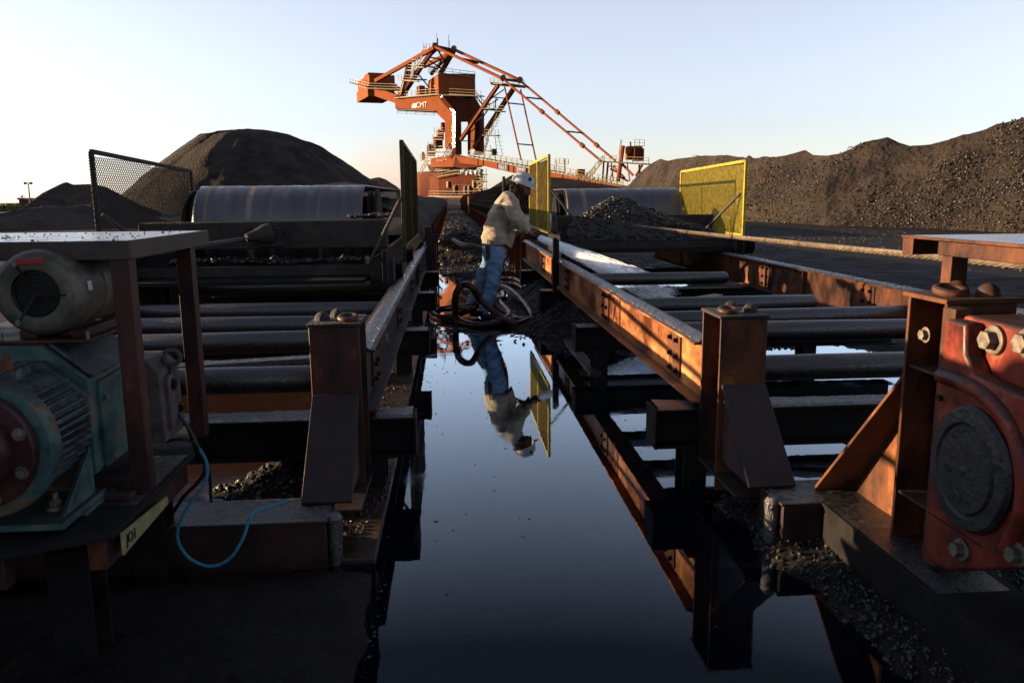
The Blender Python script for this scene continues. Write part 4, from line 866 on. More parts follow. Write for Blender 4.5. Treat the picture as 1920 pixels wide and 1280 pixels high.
# hose, nozzle
HT = thing('water_hose', (.35, 9.3, 0), 'wet maroon rubber hose looped round the boots of the worker', 'hose')
R_ = .036
loop = [noz-jd*.30+Vector((-.12, .16, -.06)), Vector((.62, 9.74, .70)), Vector((.50, 9.85, .36)), Vector((.52, 9.70, .12)), Vector((.66, 9.45, .04))]
def g(px, py, z=None): return at(px, py, z=R_ if z is None else z)
loop += [g(975, 600), g(994, 602), g(999, 596, .05), g(985, 572, .10), g(962, 548, .16), g(942, 538, .16), g(932, 548, .10), g(938, 568, .06), g(955, 590, .05), g(930, 604)]
main = [g(998, 598, .05), g(965, 607), g(930, 588, .12), at(900, 560, y=9.1), at(884, 538, y=9.05), at(868, 534, y=9.1), at(856, 548, y=9.1), at(853, 572, y=9.15), g(856, 592, .06), g(868, 604), g(895, 609), g(930, 606), g(965, 600), g(990, 598, .05)]
outer = [g(910, 563, .20), g(880, 574, .16), g(850, 577, .09), g(822, 581, .05), g(811, 587), g(818, 594), g(838, 595, .04), g(862, 588, .08), g(885, 578, .14), g(915, 565, .12), g(945, 560, .06)]
tubes = [loop, main, outer]
for p in tubes: mb = MB(); mb.tube(spline(p, 10), .039, 14); mb.build('hose_loop', M['hose'], HT)
mb = MB(); pts = spline([Vector(loop[0]), noz-jd*.20, noz-jd*.10], 8); mb.tube(pts, .024, 12); mb.build('hose_end', M['hose'], HT)
mb = MB(); mb.rings(noz-jd*.12, noz, [(0, .02), (0, .026), (.03, .026), (.035, .019), (.12, .016), (.15, .020), (.152, .012), (.10, .01)], 20); mb.build('nozzle', M['boltd'], HT)

# the jet of water: nested streaky cones plus droplets, real white water
def jetmat(name, thr, fall, sx=1.1, sn=70.0):
    m = bpy.data.materials.new(name); m.use_nodes = True; t = m.node_tree; N = t.nodes; L = t.links; b = N["Principled BSDF"]
    df = N.new("ShaderNodeBsdfDiffuse"); df.inputs[0].default_value = (.93, .96, 1, 1); tl = N.new("ShaderNodeBsdfTranslucent"); tl.inputs[0].default_value = (.93, .96, 1, 1)
    ms = N.new("ShaderNodeMixShader"); ms.inputs[0].default_value = .25; L.new(df.outputs[0], ms.inputs[1]); L.new(tl.outputs[0], ms.inputs[2])
    tr = N.new("ShaderNodeBsdfTransparent"); mo_ = N.new("ShaderNodeMixShader"); L.new(tr.outputs[0], mo_.inputs[1]); L.new(ms.outputs[0], mo_.inputs[2])
    N.remove(b); L.new(mo_.outputs[0], [q for q in N if q.type == 'OUTPUT_MATERIAL'][0].inputs[0])
    uv = N.new("ShaderNodeUVMap"); mp = N.new("ShaderNodeMapping"); L.new(uv.outputs[0], mp.inputs[0]); mp.inputs["Scale"].default_value = (sx, sn, 1)
    n = N.new("ShaderNodeTexNoise"); n.inputs["Scale"].default_value = 1.0; n.inputs["Detail"].default_value = 5; n.inputs["Roughness"].default_value = .7; L.new(mp.outputs[0], n.inputs["Vector"])
    sp = N.new("ShaderNodeSeparateXYZ"); L.new(uv.outputs[0], sp.inputs[0])
    mr = N.new("ShaderNodeMapRange"); L.new(sp.outputs[0], mr.inputs[0]); mr.inputs[1].default_value = 0; mr.inputs[2].default_value = 1.6; mr.inputs[3].default_value = thr; mr.inputs[4].default_value = thr-fall*1.6
    ad = N.new("ShaderNodeMath"); L.new(n.outputs["Fac"], ad.inputs[0]); L.new(mr.outputs[0], ad.inputs[1])
    m2 = N.new("ShaderNodeMapRange"); L.new(ad.outputs[0], m2.inputs[0]); m2.inputs[1].default_value = .5; m2.inputs[2].default_value = .95; m2.inputs[3].default_value = 0; m2.inputs[4].default_value = 1
    lw = N.new("ShaderNodeLayerWeight"); lw.inputs[0].default_value = .5
    iv = N.new("ShaderNodeMath"); iv.operation = 'SUBTRACT'; iv.inputs[0].default_value = 1; L.new(lw.outputs["Facing"], iv.inputs[1])
    pw = N.new("ShaderNodeMath"); pw.operation = 'MULTIPLY'; L.new(iv.outputs[0], pw.inputs[0]); L.new(m2.outputs[0], pw.inputs[1]); p2 = N.new("ShaderNodeMath"); p2.operation = 'MULTIPLY'; L.new(pw.outputs[0], p2.inputs[0]); L.new(iv.outputs[0], p2.inputs[1]); L.new(p2.outputs[0], mo_.inputs[0]); return m
JT = thing('water_jet', noz, 'white jet of water spraying from the hose nozzle onto the right conveyor bed', 'water jet')
tip = noz+jd*.035; JL = (JEND-tip).length
_, ja, jb = frame(jd)
def axis_pt(s): return tip+jd*s-Vector((0, 0, .02*s*(s-JL)))
def cone(name, rad0, rad1, m, L_=JL, n=44, k=26):
    vs = []; fs = []; uvs = []
    for i in range(k+1):
        s = L_*i/k; r = rad0+(rad1-rad0)*(i/k)**1.05; c = axis_pt(s)
        for j in range(n+1): a = 2*pi*j/n; vs.append(c+(ja*cos(a)+jb*sin(a))*r)
    for i in range(k):
        for j in range(n):
            a = i*(n+1)+j; fs.append((a, a+1, a+n+2, a+n+1)); uvs += [(L_*i/k, j/n), (L_*i/k, (j+1)/n), (L_*(i+1)/k, (j+1)/n), (L_*(i+1)/k, j/n)]
    o = MB().add(vs, fs).build(name, m, JT)
    ul = o.data.uv_layers.new(name='UVMap')
    for i, q in enumerate(uvs): ul.data[i].uv = q
    return o
for i, (ra, rb, th, fl) in enumerate(((.022, .055, 2.2, 1.9), (.027, .080, 1.2, .95), (.031, .100, .75, .62), (.035, .118, .48, .42), (.039, .138, .30, .28), (.044, .160, .18, .18), (.050, .185, .09, .10))):
    cone('spray_sheet', ra, rb, jetmat('white_water', th, fl))
# streak threads and drops
n_ = 2600; s = (JL*rng.random(n_)**.7); aa = rng.random(n_)*2*pi; rr = rng.random(n_)**.8
mb = MB()
for i in range(n_):
    s0 = s[i]; r0 = (.030+.15*s0/JL)*rr[i]; c = axis_pt(s0); o_ = ja*cos(aa[i])+jb*sin(aa[i]); p = c+o_*r0
    l_ = .04+.10*random.random(); q = axis_pt(s0+l_)+o_*((.030+.15*(s0+l_)/JL)*rr[i]); w = .0030*(1.5-s0/JL)
    mb.bar(p, q, w, w)
mb.build('spray_streaks', jetmat('water_threads', 1.4, 1.6), JT, smooth=False)
# splash where it lands
nn = 900; c = axis_pt(JL); th = rng.random(nn)*2*pi; d_ = .32*rng.random(nn)**.6; zz = .02+.22*rng.random(nn)**2
mb = MB(); P_ = np.stack([c.x+.15+d_*np.cos(th)*1.5, c.y-.05+d_*np.sin(th)*.8, zz], -1); mb.rocks(P_, .002+.006*rng.random(nn)**2)
mb.build('splash_drops', M['helmet'], JT, smooth=False)

# pale dusty hose lying on the track behind
mb = MB(); mb.tube(spline([g(818, 458, .10), g(838, 446, .42), g(850, 450, .45), g(865, 458, .50), g(885, 461, .50), g(905, 468, .30), g(930, 480, .10)], 10), .05, 10)
tag(mb.build('dusty_hose', M['hosed']), 'pale dusty hose lying over the coal heap on the muddy track', 'hose')
mb = MB(); mb.tube(spline([g(940, 520), g(965, 522), g(985, 535), g(990, 550), g(975, 556), g(955, 548)], 10), .02, 8)
tag(mb.build('cable', M['wire']), 'thin black cable curled on the coal slope right behind the worker', 'cable')

# ------------------------------------------------------------------ coal on the shoal, kerb and banks (nobody could count it)
def scatter(name, n, x0, x1, y0, y1, s0, s1, cond, label, flat=.8, zadd=0, m='lump'):
    x = rng.uniform(x0, x1, n); y = rng.uniform(y0, y1, n); s = s0+(s1-s0)*rng.random(n)**4
    z = ground_z(x, y); ok = cond(x, y, z)
    x, y, z, s = x[ok], y[ok], z[ok], s[ok]
    mb = MB(); mb.rocks(np.stack([x, y, z+s*.25+zadd], -1), s, flat)
    o = mb.build(name, M[m], smooth=False); tag(o, label, 'coal grit', kind='stuff'); return o
scatter('coal_grit', 20000, -.33, 1.3, 6.6, 17, .0025, .022, lambda x, y, z: (z > -.004+.02*rng.random(len(x))) & (rng.random(len(x)) < .9), 'black coal grit on the shoal round the worker', .6)
scatter('coal_grit', 22000, .85, 2.4, 1.4, 3.7, .002, .013, lambda x, y, z: z > -.01, 'black coal grit on the bank under the red gearbox')
scatter('coal_grit', 5000, -1.5, -.35, 3.3, 4.6, .004, .022, lambda x, y, z: z > .005, 'wet coal gravel heaped behind the left front cross beam')
scatter('coal_grit', 9000, .9, 3.4, 4.0, 9.5, .003, .02, lambda x, y, z: z > -.004, 'coal crumbs on the mud under the right conveyor bed')
x = -.80+.47*rng.random(9000)**.8; y = 3.2+13*rng.random(9000)**1.6
k = (vnoise(x*6, y*3) > .42); x = x[k]; y = y[k]; s_ = .002+.012*rng.random(len(x))**4
mb = MB(); mb.rocks(np.stack([x, y, .022+s_*.2], -1), s_, .5); tag(mb.build('coal_grit', M['lump'], smooth=False), 'coal grit strewn on the wet concrete kerb', 'coal grit', kind='stuff')
scatter('coal_grit', 4500, -.4, 1.25, 15.5, 42, .008, .075, lambda x, y, z: z > .02, 'broken coal clods strewn along the muddy track behind the worker', .6, m='pilelump')
scatter('coal_grit', 9000, 3.8, 16, 6, 30, .008, .05, lambda x, y, z: fbm(x*.5, y*.5) > -.05, 'scattered coal pebbles on the yard right of the conveyor beds', .5, m='pilelump')
# floating specks at the water edge
x = np.concatenate([-.30+.22*rng.random(700)**2.5, -.1+1.2*rng.random(420), 1.35-.5*rng.random(500)**2]); y = np.concatenate([1.9+5*rng.random(700), 2.0+6*rng.random(420)**.8, 3.0+5*rng.random(500)]); ok = (vnoise(x*5+9, y*2.2) > .40); x = x[ok]; y = y[ok]; s_ = .0012+.009*rng.random(len(x))**5
mb = MB(); mb.rocks(np.stack([x, y, x*0+.0005], -1), s_, .3); tag(mb.build('floating_specks', M['lump'], smooth=False), 'coal flakes floating along the edge of the water channel', 'coal flakes', kind='stuff')

# ------------------------------------------------------------------ coal piles
def interp(px, table):
    t_ = np.array(table, float); return np.interp(px, t_[:, 0], t_[:, 1])
def crest_pile(name, table, toe, slope, m, label, px0, px1, n=260, k=70, back=14, rough=.5, seed=0, bumps=None):
    pxs = np.linspace(px0, px1, n); V = np.zeros((k, n, 3))
    for i, px in enumerate(pxs):
        d = at(px, 372, y=100); d = Vector((d.x, d.y, 0)).normalized(); py = interp(px, table); T = interp(px, toe)
        D = T+8
        dd = _f+_r*(px-960)/F-_u*(py-640)/F; hz = sqrt(dd[0]**2+dd[1]**2); el = dd[2]/hz
        for _ in range(30): zc = H+el*D; D = T+max(zc, .2)/slope
        zc = max(H+el*D, .05)
        for j in range(k):
            v_ = j/(k-1)
            if v_ < .72: u_ = v_/.72; dist = T+(D-T)*u_; z = zc*(u_**.92)
            else: u_ = (v_-.72)/.28; dist = D+back*u_; z = zc*(1-u_**1.3)-.05*u_
            V[j, i] = (d.x*dist, d.y*dist, z)
    X, Y, Z = V[..., 0], V[..., 1], V[..., 2]
    e = np.minimum(1, np.linspace(0, 1, k)[:, None]*6)*(1-.0)
    cr = np.exp(-((np.linspace(0, 1, k)-.72)/.03)**2)[:, None]
    nz = (fbm(X*.22+seed, Y*.22+seed, 5)*1.3+fbm(X*1.1, Y*1.1+seed, 4)*.6)*rough
    Z = Z+nz*e*(1-.92*cr)
    if bumps is not None: Z = Z+bumps(X, Y, np.linspace(0, 1, k)[:, None])
    Z = np.maximum(Z, -.3)
    o = sheet(X, Y, Z, name, m); return tag(o, label, 'coal pile', 'coal stockpiles')
big = [(1130, 372), (1180, 345), (1200, 322), (1222, 305), (1236, 297), (1250, 301), (1275, 296), (1325, 291), (1360, 291), (1385, 294), (1412, 299), (1440, 297), (1470, 291), (1505, 280), (1520, 290), (1545, 291), (1570, 287), (1600, 275), (1630, 264), (1656, 257), (1680, 268), (1700, 274), (1735, 271), (1770, 262), (1800, 254), (1850, 238), (1880, 228), (1920, 217), (2000, 195), (2200, 170), (2500, 170)]
gully = lambda X, Y, v: 0
def bmp(X, Y, v):
    low = np.exp(-((v-.16)/.10)**2); return low*(1.1*np.clip(fbm(X*.16+3, Y*.16)+.12, 0, 1)+.25*fbm(X*1.5, Y*1.5))+.5*np.exp(-((v-.40)/.10)**2)*fbm(X*.35+8, Y*.3)
pr = crest_pile('coal_pile', big, [(1130, 95), (1200, 80), (1290, 62), (1400, 44), (1550, 38), (1900, 33), (2500, 28)], .62, M['pile'], 'long ridge of coal with uneven crest filling the right background', 1150, 2450, n=420, k=110, rough=.8, seed=3, bumps=bmp)
# coarse lumps glinting on its lower face
Vr = np.array([v.co for v in pr.data.vertices]).reshape(110, 420, 3)
pi_ = rng.integers(0, 76, 52000); pj = rng.integers(0, 360, 52000); P_ = Vr[pi_, pj]+rng.normal(0, .15, (52000, 3))*np.array([1, 1, 0]); P_[:, 2] = Vr[pi_, pj][:, 2]
keep = (fbm(P_[:, 0]*.25, P_[:, 1]*.25) > -.25+.0045*pi_) ; P_ = P_[keep]; s_ = .012+.055*rng.random(len(P_))**4
mb = MB(); mb.rocks(P_, s_); o = mb.build('coal_lumps', M['pilelump'] if 'pilelump' in M else M['pile'], smooth=False); o.parent = pr; o['kind'] = 'stuff'
def cone_pile(cx, cy, R, h, prof, label, seed, flat=1.0, wob=.05, n=160, k=60, prof2=None):
    A = np.linspace(0, 2*pi, n+1); U = np.linspace(0, 1, k); AA, UU = np.meshgrid(A, U)
    Ca, Sa = np.cos(AA), np.sin(AA); rr = R*UU*(1+wob*fbm(Ca*1.2+seed, Sa*1.2+seed, 2)*2)
    Z = h*np.interp(UU, [p[0] for p in prof], [p[1] for p in prof])
    if prof2: wr = sm(Ca, -.5, .5); Z = Z*(1-wr)+wr*h*np.interp(UU, [p[0] for p in prof2], [p[1] for p in prof2])
    X = cx+Ca*rr; Y = cy+Sa*rr*flat
    ril = fbm(AA*0+Ca*13+seed, Sa*13, 3)*(1.0*np.sin(pi*np.clip(UU*1.1, 0, 1)))
    Z = Z+(ril*.9+fbm(X*.5, Y*.5+seed, 4)*.45*np.minimum(1, UU*4))*(h/11)
    Z[:, -1] = Z[:, 0]; Z[-1] = -.4
    return tag(sheet(X, Y, Z, 'coal_pile', M['pile']), label, 'coal pile', 'coal stockpiles')
p0 = at(480, 247, y=112)
cone_pile(p0.x+.2, 112, 20.5, p0.z+.3, [(0, 1), (.05, .99), (.2, .965), (.36, .895), (.6, .59), (.84, .21), (1, 0)], 'great round topped coal pile behind the smooth belt drum at left', 5, prof2=[(0, 1), (.06, .985), (.2, .92), (.4, .76), (.58, .54), (.77, .29), (1, 0)])
# small peak on its shoulder, the low piles to the left and between
def ridge_pile(table, toe, label, px0, px1, seed, slope=.5, back=12, rough=.15): return crest_pile('coal_pile', table, toe, slope, M['pile'], label, px0, px1, n=120, k=40, back=back, rough=rough, seed=seed)
ridge_pile([(10, 402), (30, 396), (80, 362), (118, 344), (128, 341), (140, 346), (170, 345), (200, 350), (235, 369), (262, 384), (300, 398)], [(10, 78), (300, 78)], 'pointed dark coal pile at far left behind the wire mesh guard', 10, 300, 12, slope=.45)
ridge_pile([(-250, 398), (0, 400), (40, 392), (80, 387), (105, 386), (120, 388), (150, 384), (180, 384), (215, 388), (240, 399), (262, 398), (290, 408), (330, 420)], [(-250, 44), (330, 44)], 'long low black coal bank in front of the pointed pile at left', -250, 330, 15, slope=.35, back=5)
ridge_pile([(672, 364), (690, 338), (700, 334), (712, 332), (724, 336), (745, 350), (770, 372)], [(672, 135), (770, 135)], 'small distant coal pile between the great pile and the crane', 672, 770, 17, slope=.45)
ridge_pile([(890, 372), (915, 356), (958, 329), (985, 322), (1000, 330), (1060, 334), (1140, 347), (1200, 356), (1260, 365)], [(890, 140), (1260, 140)], 'smooth grey coal pile seen under the crane boom', 890, 1260, 19, slope=.5, rough=.05)

# ------------------------------------------------------------------ long conveyors running away under the crane
t = thing('loaded_conveyor', (-1.5, 40, 0), 'long conveyor heaped with coal running away behind the narrow guard', 'conveyor')
ys = 11.5*np.power(110/11.5, np.linspace(0, 1, 190)); xs = np.linspace(-2.75, -.42, 30); X, Y = np.meshgrid(xs, ys)
u_ = (X+1.6)/1.17; Z = .96+.58*(1-np.abs(u_)**2.2)*(.9+.5*fbm(X*1.3, Y*.5))+.07*fbm(X*7, Y*5); Z[:, 0] = Z[:, -1] = .80
o = sheet(X, Y, Z, 'coal_load', M['pile']); o.parent = t; o.matrix_parent_inverse = Matrix.Translation(-Vector(t.location)); ORG[o.name] = Vector((0, 0, 0))
mb = MB(); mb.box((-.47, 13.5, .70), (-.40, 112, .80)); mb.box((-2.8, 13.5, .70), (-2.73, 112, .80)); mb.build('stringer', M['craned'], t)
def legs(x, ys, m, par, nm='trestle_leg', z=.70):
    for yy in ys:
        mb = MB(); mb.bar((x, yy, -.1), (x, yy, z), .10, .10); mb.bar((x-.09, yy, z+.02), (x+.16, yy, z+.30), .05, .05); mb.build(nm, m, par)
legs(-.435, [14.2+1.7*i*(1+.02*i) for i in range(26)], M['craned'], t)
t = thing('hooded_conveyor', (2.3, 50, 0), 'long conveyor with ribbed dark hood and red trestles behind the worker', 'conveyor')
mb = MB(); mb.box((1.26, 14.0, .70), (1.34, 118, .80)); mb.box((3.3, 14.0, .70), (3.38, 118, .80)); mb.build('stringer', M['craned'], t)
legs(1.30, [14.6+1.35*i*(1+.012*i) for i in range(44)], M['craned'], t)
mb = MB(); mb.box((1.4, 14.0, .82), (3.3, 118, .90)); mb.build('belt', M['belt'], t)
nrib = 60
for i in range(nrib):
    y0 = 27.2+1.45*i; pf = [(Vector((2.33+cos(a)*1.0, y0, .88+sin(a)*.98)), Vector((2.33+cos(a)*1.0, y0+1.30, .88+sin(a)*.98))) for a in np.linspace(0, pi, 15)]
    mb = MB(); vs = [p for q in pf for p in q]; mb.add(vs, [(2*k, 2*k+1, 2*k+3, 2*k+2) for k in range(14)])
    for k in range(14): mb.bar(pf[k][0], pf[k+1][0], .16, .07, up=Vector((0, 1, 0)))
    o = mb.build('hood_section', M['craned'] if i > 18 else M['black'], t)
    o.modifiers.new('thickness', 'SOLIDIFY').thickness = .02
mb = MB(); mb.cyl(at(944.5, 395, y=24), at(944.5, 331, y=24), .045, n=8); tag(mb.build('marker_pole', M['black']), 'thin dark pole standing beside the ribbed conveyor hood', 'pole')
mb = MB(); mb.cyl(at(879, 400, y=42), at(879, 368, y=42), .05, n=8); tag(mb.build('marker_pole', M['rail']), 'short pale pole on the muddy track in front of the crane base', 'pole')
for (px, y_, lab_) in ((804, 12.6, 'dark steel upright left of the muddy track, nearest the narrow guard'), (813, 14.6, 'second dark steel upright left of the muddy track, with sunlit edge')):
    a = at(px, 470, y=y_); mb = MB(); mb.bar((a.x, y_, -.1), (a.x, y_, at(px, 425, y=y_).z), .10, .12); mb.bar((a.x+.07, y_+.05, -.1), (a.x+.07, y_+.05, at(px, 440, y=y_).z), .03, .05)
    tag(mb.build('steel_upright', M['rustd'], bevel=.004), lab_, 'steel upright')
# short strut standing on the right rail by the worker
mb = MB(); a = at(988, 490, y=8.9); mb.box((1.12, 8.86, .36), (1.165, 8.92, .98)); mb.box((1.166, 8.86, .36), (1.30, 8.92, .40)); mb.box((1.16, 8.87, .44), (1.19, 8.91, .96)); tag(mb.build('steel_bracket', M['black'], bevel=.003), 'black upright bracket bolted to the right rail just below the gloves', 'bracket')

# pale canopy roof far behind the left drum
a = at(562, 352, y=60); b_ = at(645, 341, y=60); c = at(728, 353, y=60)
mb = MB(); mb.prism([a, c, b_], (0, 14, 0)); mb.prism([Vector((a.x+.3, 60.3, -.1)), Vector((c.x-.3, 60.3, -.1)), Vector((c.x-.3, 60.3, c.z-.05)), Vector((a.x+.3, 60.3, a.z-.05))], (0, 13, 0)); tag(mb.build('low_shed', M['canvas'], bevel=.02), 'low pale shed roof just above the left belt drum', 'shed')
# left distance: red shed, light mast, pole, shrubs
t = thing('red_shed', (at(47, 382, y=150).x, 152, 0), 'small dull red shed on the left horizon beside the light mast', 'shed')
a = at(36, 383, y=150); b_ = at(58, 373, y=150); mb = MB(); mb.box((a.x, 150, -.2), (b_.x, 156, b_.z-.1)); mb.build('wall', M['shed'], t)
mb = MB(); mb.prism([(a.x-.2, 149.8, b_.z-.09), (b_.x+.2, 149.8, b_.z-.4), (b_.x+.2, 149.8, b_.z-.2), (a.x-.2, 149.8, b_.z+.2)], (0, 6.4, 0)); mb.build('roof', M['shed'], t)
t = thing('light_mast', (at(55, 376, y=140).x, 140, 0), 'slender floodlight mast leaning slightly on the left horizon', 'light mast')
a = at(55.5, 376, y=140); b_ = at(53, 343, y=140); mb = MB(); mb.cyl((a.x, 140, -.2), b_, .14, .09, n=8); mb.build('pole', M['dsteel'], t)
for s_ in (-1, 1): mb = MB(); mb.bar(b_, b_+Vector((s_*.32, 0, -.05)), .06, .06); mb.box((b_.x+s_*.45-.18, 139.8, b_.z-.25), (b_.x+s_*.45+.18, 140.1, b_.z+.12)); mb.build('floodlight', M['dsteel'], t)
t = thing('utility_pole', (at(41, 376, y=190).x, 190, 0), 'small cross armed utility pole above the red shed', 'utility pole')
a = at(41, 374, y=190); b_ = at(41, 365, y=190); mb = MB(); mb.cyl((a.x, 190, 0), b_, .14, n=8); mb.build('pole', M['dsteel'], t); mb = MB(); mb.bar(b_+Vector((-.6, 0, -.5)), b_+Vector((.6, 0, -.5)), .12); mb.build('cross_arm', M['dsteel'], t)
# hazy scrub on the left horizon: leaf clumps
for j, (pa, pb, hh, yy, lab_) in enumerate(((-60, 14, 12, 135, 'round yellow green scrub bush at the left edge of the horizon'), (8, 38, 9, 150, 'lower yellow green scrub bush left of the red shed'))):
    n_ = 2600; u = rng.random(n_); px_ = pa+(pb-pa)*u; a = np.array([tuple(at(p, 384, y=yy)) for p in px_]); hz = (hh*(.55+.45*vnoise(u*9+j, .5)))*yy/1500
    w = rng.random(n_); P_ = np.stack([a[:, 0]+rng.normal(0, .25, n_), yy+rng.random(n_)*4, .1+hz*w], -1); mb = MB(); vs = []
    mb.rocks(P_, .10+.22*rng.random(n_)); o = tag(mb.build('scrub_bush', M['shrub'], smooth=False), lab_, 'bush', 'scrub on the horizon')
# strip of distant plain catching light

# ------------------------------------------------------------------ the stacker crane
CY = 178.0
CR = thing('stacker_crane', (-3, CY, 0), 'huge orange red bucket stacker crane with tie rods towering over the yard', 'crane')
X850 = at(850, 372, y=CY).x
def C(px, py, d=0.0):
    """point of the photo on the crane's own upright plane, which comes nearer towards the boom tip"""
    q = _f+_r*(px-960)/F-_u*(py-640)/F; t = (CY+d+.85*X850)/(q[1]+.85*q[0]); return Vector((q[0]*t, q[1]*t, H+q[2]*t))
def cbar(name, m, a, b, w, h=None, par=CR):
    return MB().bar(a, b, w, h or w).build(name, m, par, smooth=False)
def crod(name, m, a, b, r, par=CR):
    mb = MB(); mb.cyl(a, b, r, n=8); return mb.build(name, m, par)
def pbox(name, m, xl, xc, xr, yt, yb, d=0.0, dl=6.0, dr=6.0, par=CR, bevel=.08):
    """box by its three visible upright edges: left, near corner, right; tops/bottoms given at the corner"""
    c = C(xc, yt, d); z1 = c.z; z0 = C(xc, yb, d).z
    l = C(xl, yt, d+dl); r = C(xr, yt, d+dr)
    p = [Vector((c.x, c.y, 0)), Vector((r.x, r.y, 0)), Vector((r.x+l.x-c.x, r.y+l.y-c.y, 0)), Vector((l.x, l.y, 0))]
    mb = MB(); mb.prism([q+Vector((0, 0, z0)) for q in p], (0, 0, z1-z0)); return mb.build(name, m, par, bevel=bevel, smooth=False)
def railing(pts, h=1.15, gap=1.5, m=None, par=CR, name='railing', r=.055):
    mb = MB(); pts = [Vector(p) for p in pts]; Z = Vector((0, 0, 1))
    for a, b_ in zip(pts[:-1], pts[1:]):
        n_ = max(1, int((b_-a).length/gap))
        for hh in (h, h*.52): mb.bar(a+Z*hh, b_+Z*hh, r*1.6)
        mb.bar(a+Z*.06, b_+Z*.06, r*1.8, r*3.0)
        for i in range(n_+1): p = a.lerp(b_, i/n_); mb.bar(p, p+Z*h, r*1.6)
    return mb.build(name, m or M['rail'], par, smooth=False)
def stair(a, b_, w=.8, name='stair', m=None, par=CR):
    mb = MB(); a = Vector(a); b_ = Vector(b_); s = Vector((0, w, 0)); Z = Vector((0, 0, 1))
    for k in (0, 1): mb.bar(a+s*k, b_+s*k, .10, .22); mb.bar(a+s*k+Z*1.0, b_+s*k+Z*1.0, .08); [mb.bar(a.lerp(b_, q)+s*k, a.lerp(b_, q)+s*k+Z, .07) for q in (0, .25, .5, .75, 1)]
    n_ = max(3, int((b_-a).length/.45))
    for i in range(n_): p = a.lerp(b_, i/n_); mb.bar(p, p+s, .25, .05)
    return mb.build(name, m or M['rail'], par, smooth=False)
def poly_plate(name, m, pts, thick, d=0.0, par=CR, bevel=.05, sk=0, x0=853):
    P_ = [C(x, y, d+sk*(x-x0)) for x, y in pts]; mb = MB(); mb.prism(P_[::-1], thick); return mb.build(name, m, par, bevel=bevel, smooth=False)
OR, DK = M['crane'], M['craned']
TH = Vector((.5, 6.0, 0))
# lower works: base building
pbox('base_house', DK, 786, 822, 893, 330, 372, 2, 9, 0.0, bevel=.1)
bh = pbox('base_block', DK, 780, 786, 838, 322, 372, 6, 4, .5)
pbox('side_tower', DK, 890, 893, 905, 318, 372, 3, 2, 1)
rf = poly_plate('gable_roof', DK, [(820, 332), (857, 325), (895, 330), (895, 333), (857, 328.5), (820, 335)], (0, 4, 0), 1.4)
for (x, y0, y1) in ((837, 340, 352), (885, 338, 352)): poly_plate('window', M['rail'], [(x, y0), (x+3, y0), (x+3, y1), (x, y1)], (0, .2, 0), 1.5)
for (x, y0, y1) in ((849, 347, 364), (868, 348, 364), (876, 348, 364)): poly_plate('door', M['dsteel'], [(x, y0), (x+4, y0), (x+4, y1), (x, y1)], (0, .2, 0), 1.5)
for x in (853, 859, 865, 872, 878): poly_plate('vent', M['rail'], [(x, 346.5), (x+2.5, 346.5), (x+2.5, 348), (x, 348)], (0, .2, 0), 1.45)
railing([C(820, 332, 1.2), C(857, 325, 1.2), C(895, 331, 1.2)])
railing([C(803, 368, .5), C(850, 369, 0), C(908, 368, 0)], gap=1.2); cbar('walkway', M['canvas'], C(800, 369.5, 0), C(908, 369, 0), .5, .25); cbar('chassis', DK, C(803, 372, 1), C(903, 371, 1), 1.6, .5)
cbar('bogie', M['dsteel'], C(806, 374, 1), C(835, 374, 1), 1.8, .35); cbar('bogie', M['dsteel'], C(868, 374, 1), C(900, 374, 1), 1.8, .35)
for i in range(3): railing([C(893, 327+13*i, 0), C(912, 327+13*i, 0)], gap=1.0); cbar('landing', M['dsteel'], C(892, 327.5+13*i, .5), C(912, 327.5+13*i, .5), 1.0, .15)
for i in range(3): stair(C(894 if i % 2 else 909, 340+12*i, 1), C(909 if i % 2 else 894, 328+12*i, 1))
# slewing deck
pbox('slew_ring', DK, 810, 830, 895, 311, 330, 2, 4, 3)
poly_plate('slew_base', OR, [(808, 297), (854, 289), (851, 313), (807, 314)], (0, 5, 0), -1)
poly_plate('slew_base', DK, [(854.3, 289), (905, 300), (905, 312), (870, 316), (851, 313)], (0, 5, 0), -.9)  # shaded half of the base, its shade painted in
poly_plate('slew_skirt', M['dsteel'], [(800, 308), (865, 315), (895, 312), (890, 322), (806, 322)], (0, 5, 0), 1.5)
cbar('deck', M['canvas'], C(793, 301, 1), C(838, 301, 0), 2.0, .18)
railing([C(789, 299, 2), C(800, 300, 0), C(838, 300, -1)], gap=1.3); railing([C(802, 285, 3), C(838, 284, 1)], gap=1.3); cbar('deck', M['dsteel'], C(802, 285.5, 3), C(838, 285, 2), 1.5, .2)
stair(C(788, 326, 0), C(803, 302, 0)); stair(C(832, 299, -1), C(842, 276, -1)); stair(C(840, 296, -1.5), C(850, 280, -1.5), m=OR)
# conveyor stack left of the leg
for (a, b_, c_, d_) in ((826, 834, 229, 247), (818, 832, 243, 262), (812, 830, 256, 278), (800, 816, 272, 292)): pbox('drive_box', DK if a != 818 else OR, a, a+3, b_, c_, d_, 3, 1.5, 1.5, bevel=.03)
for (a, b_, c_) in ((815, 832, 250), (812, 830, 262), (803, 818, 276)): railing([C(a, c_, 1.5), C(b_, c_, 1.5)], gap=1.0)
for (x, y0, y1) in ((793, 301, 285), (795, 301, 288), (806, 283, 270)): crod('exhaust_pipe', M['dsteel'], C(x, y0, 1), C(x, y1, 1), .28)
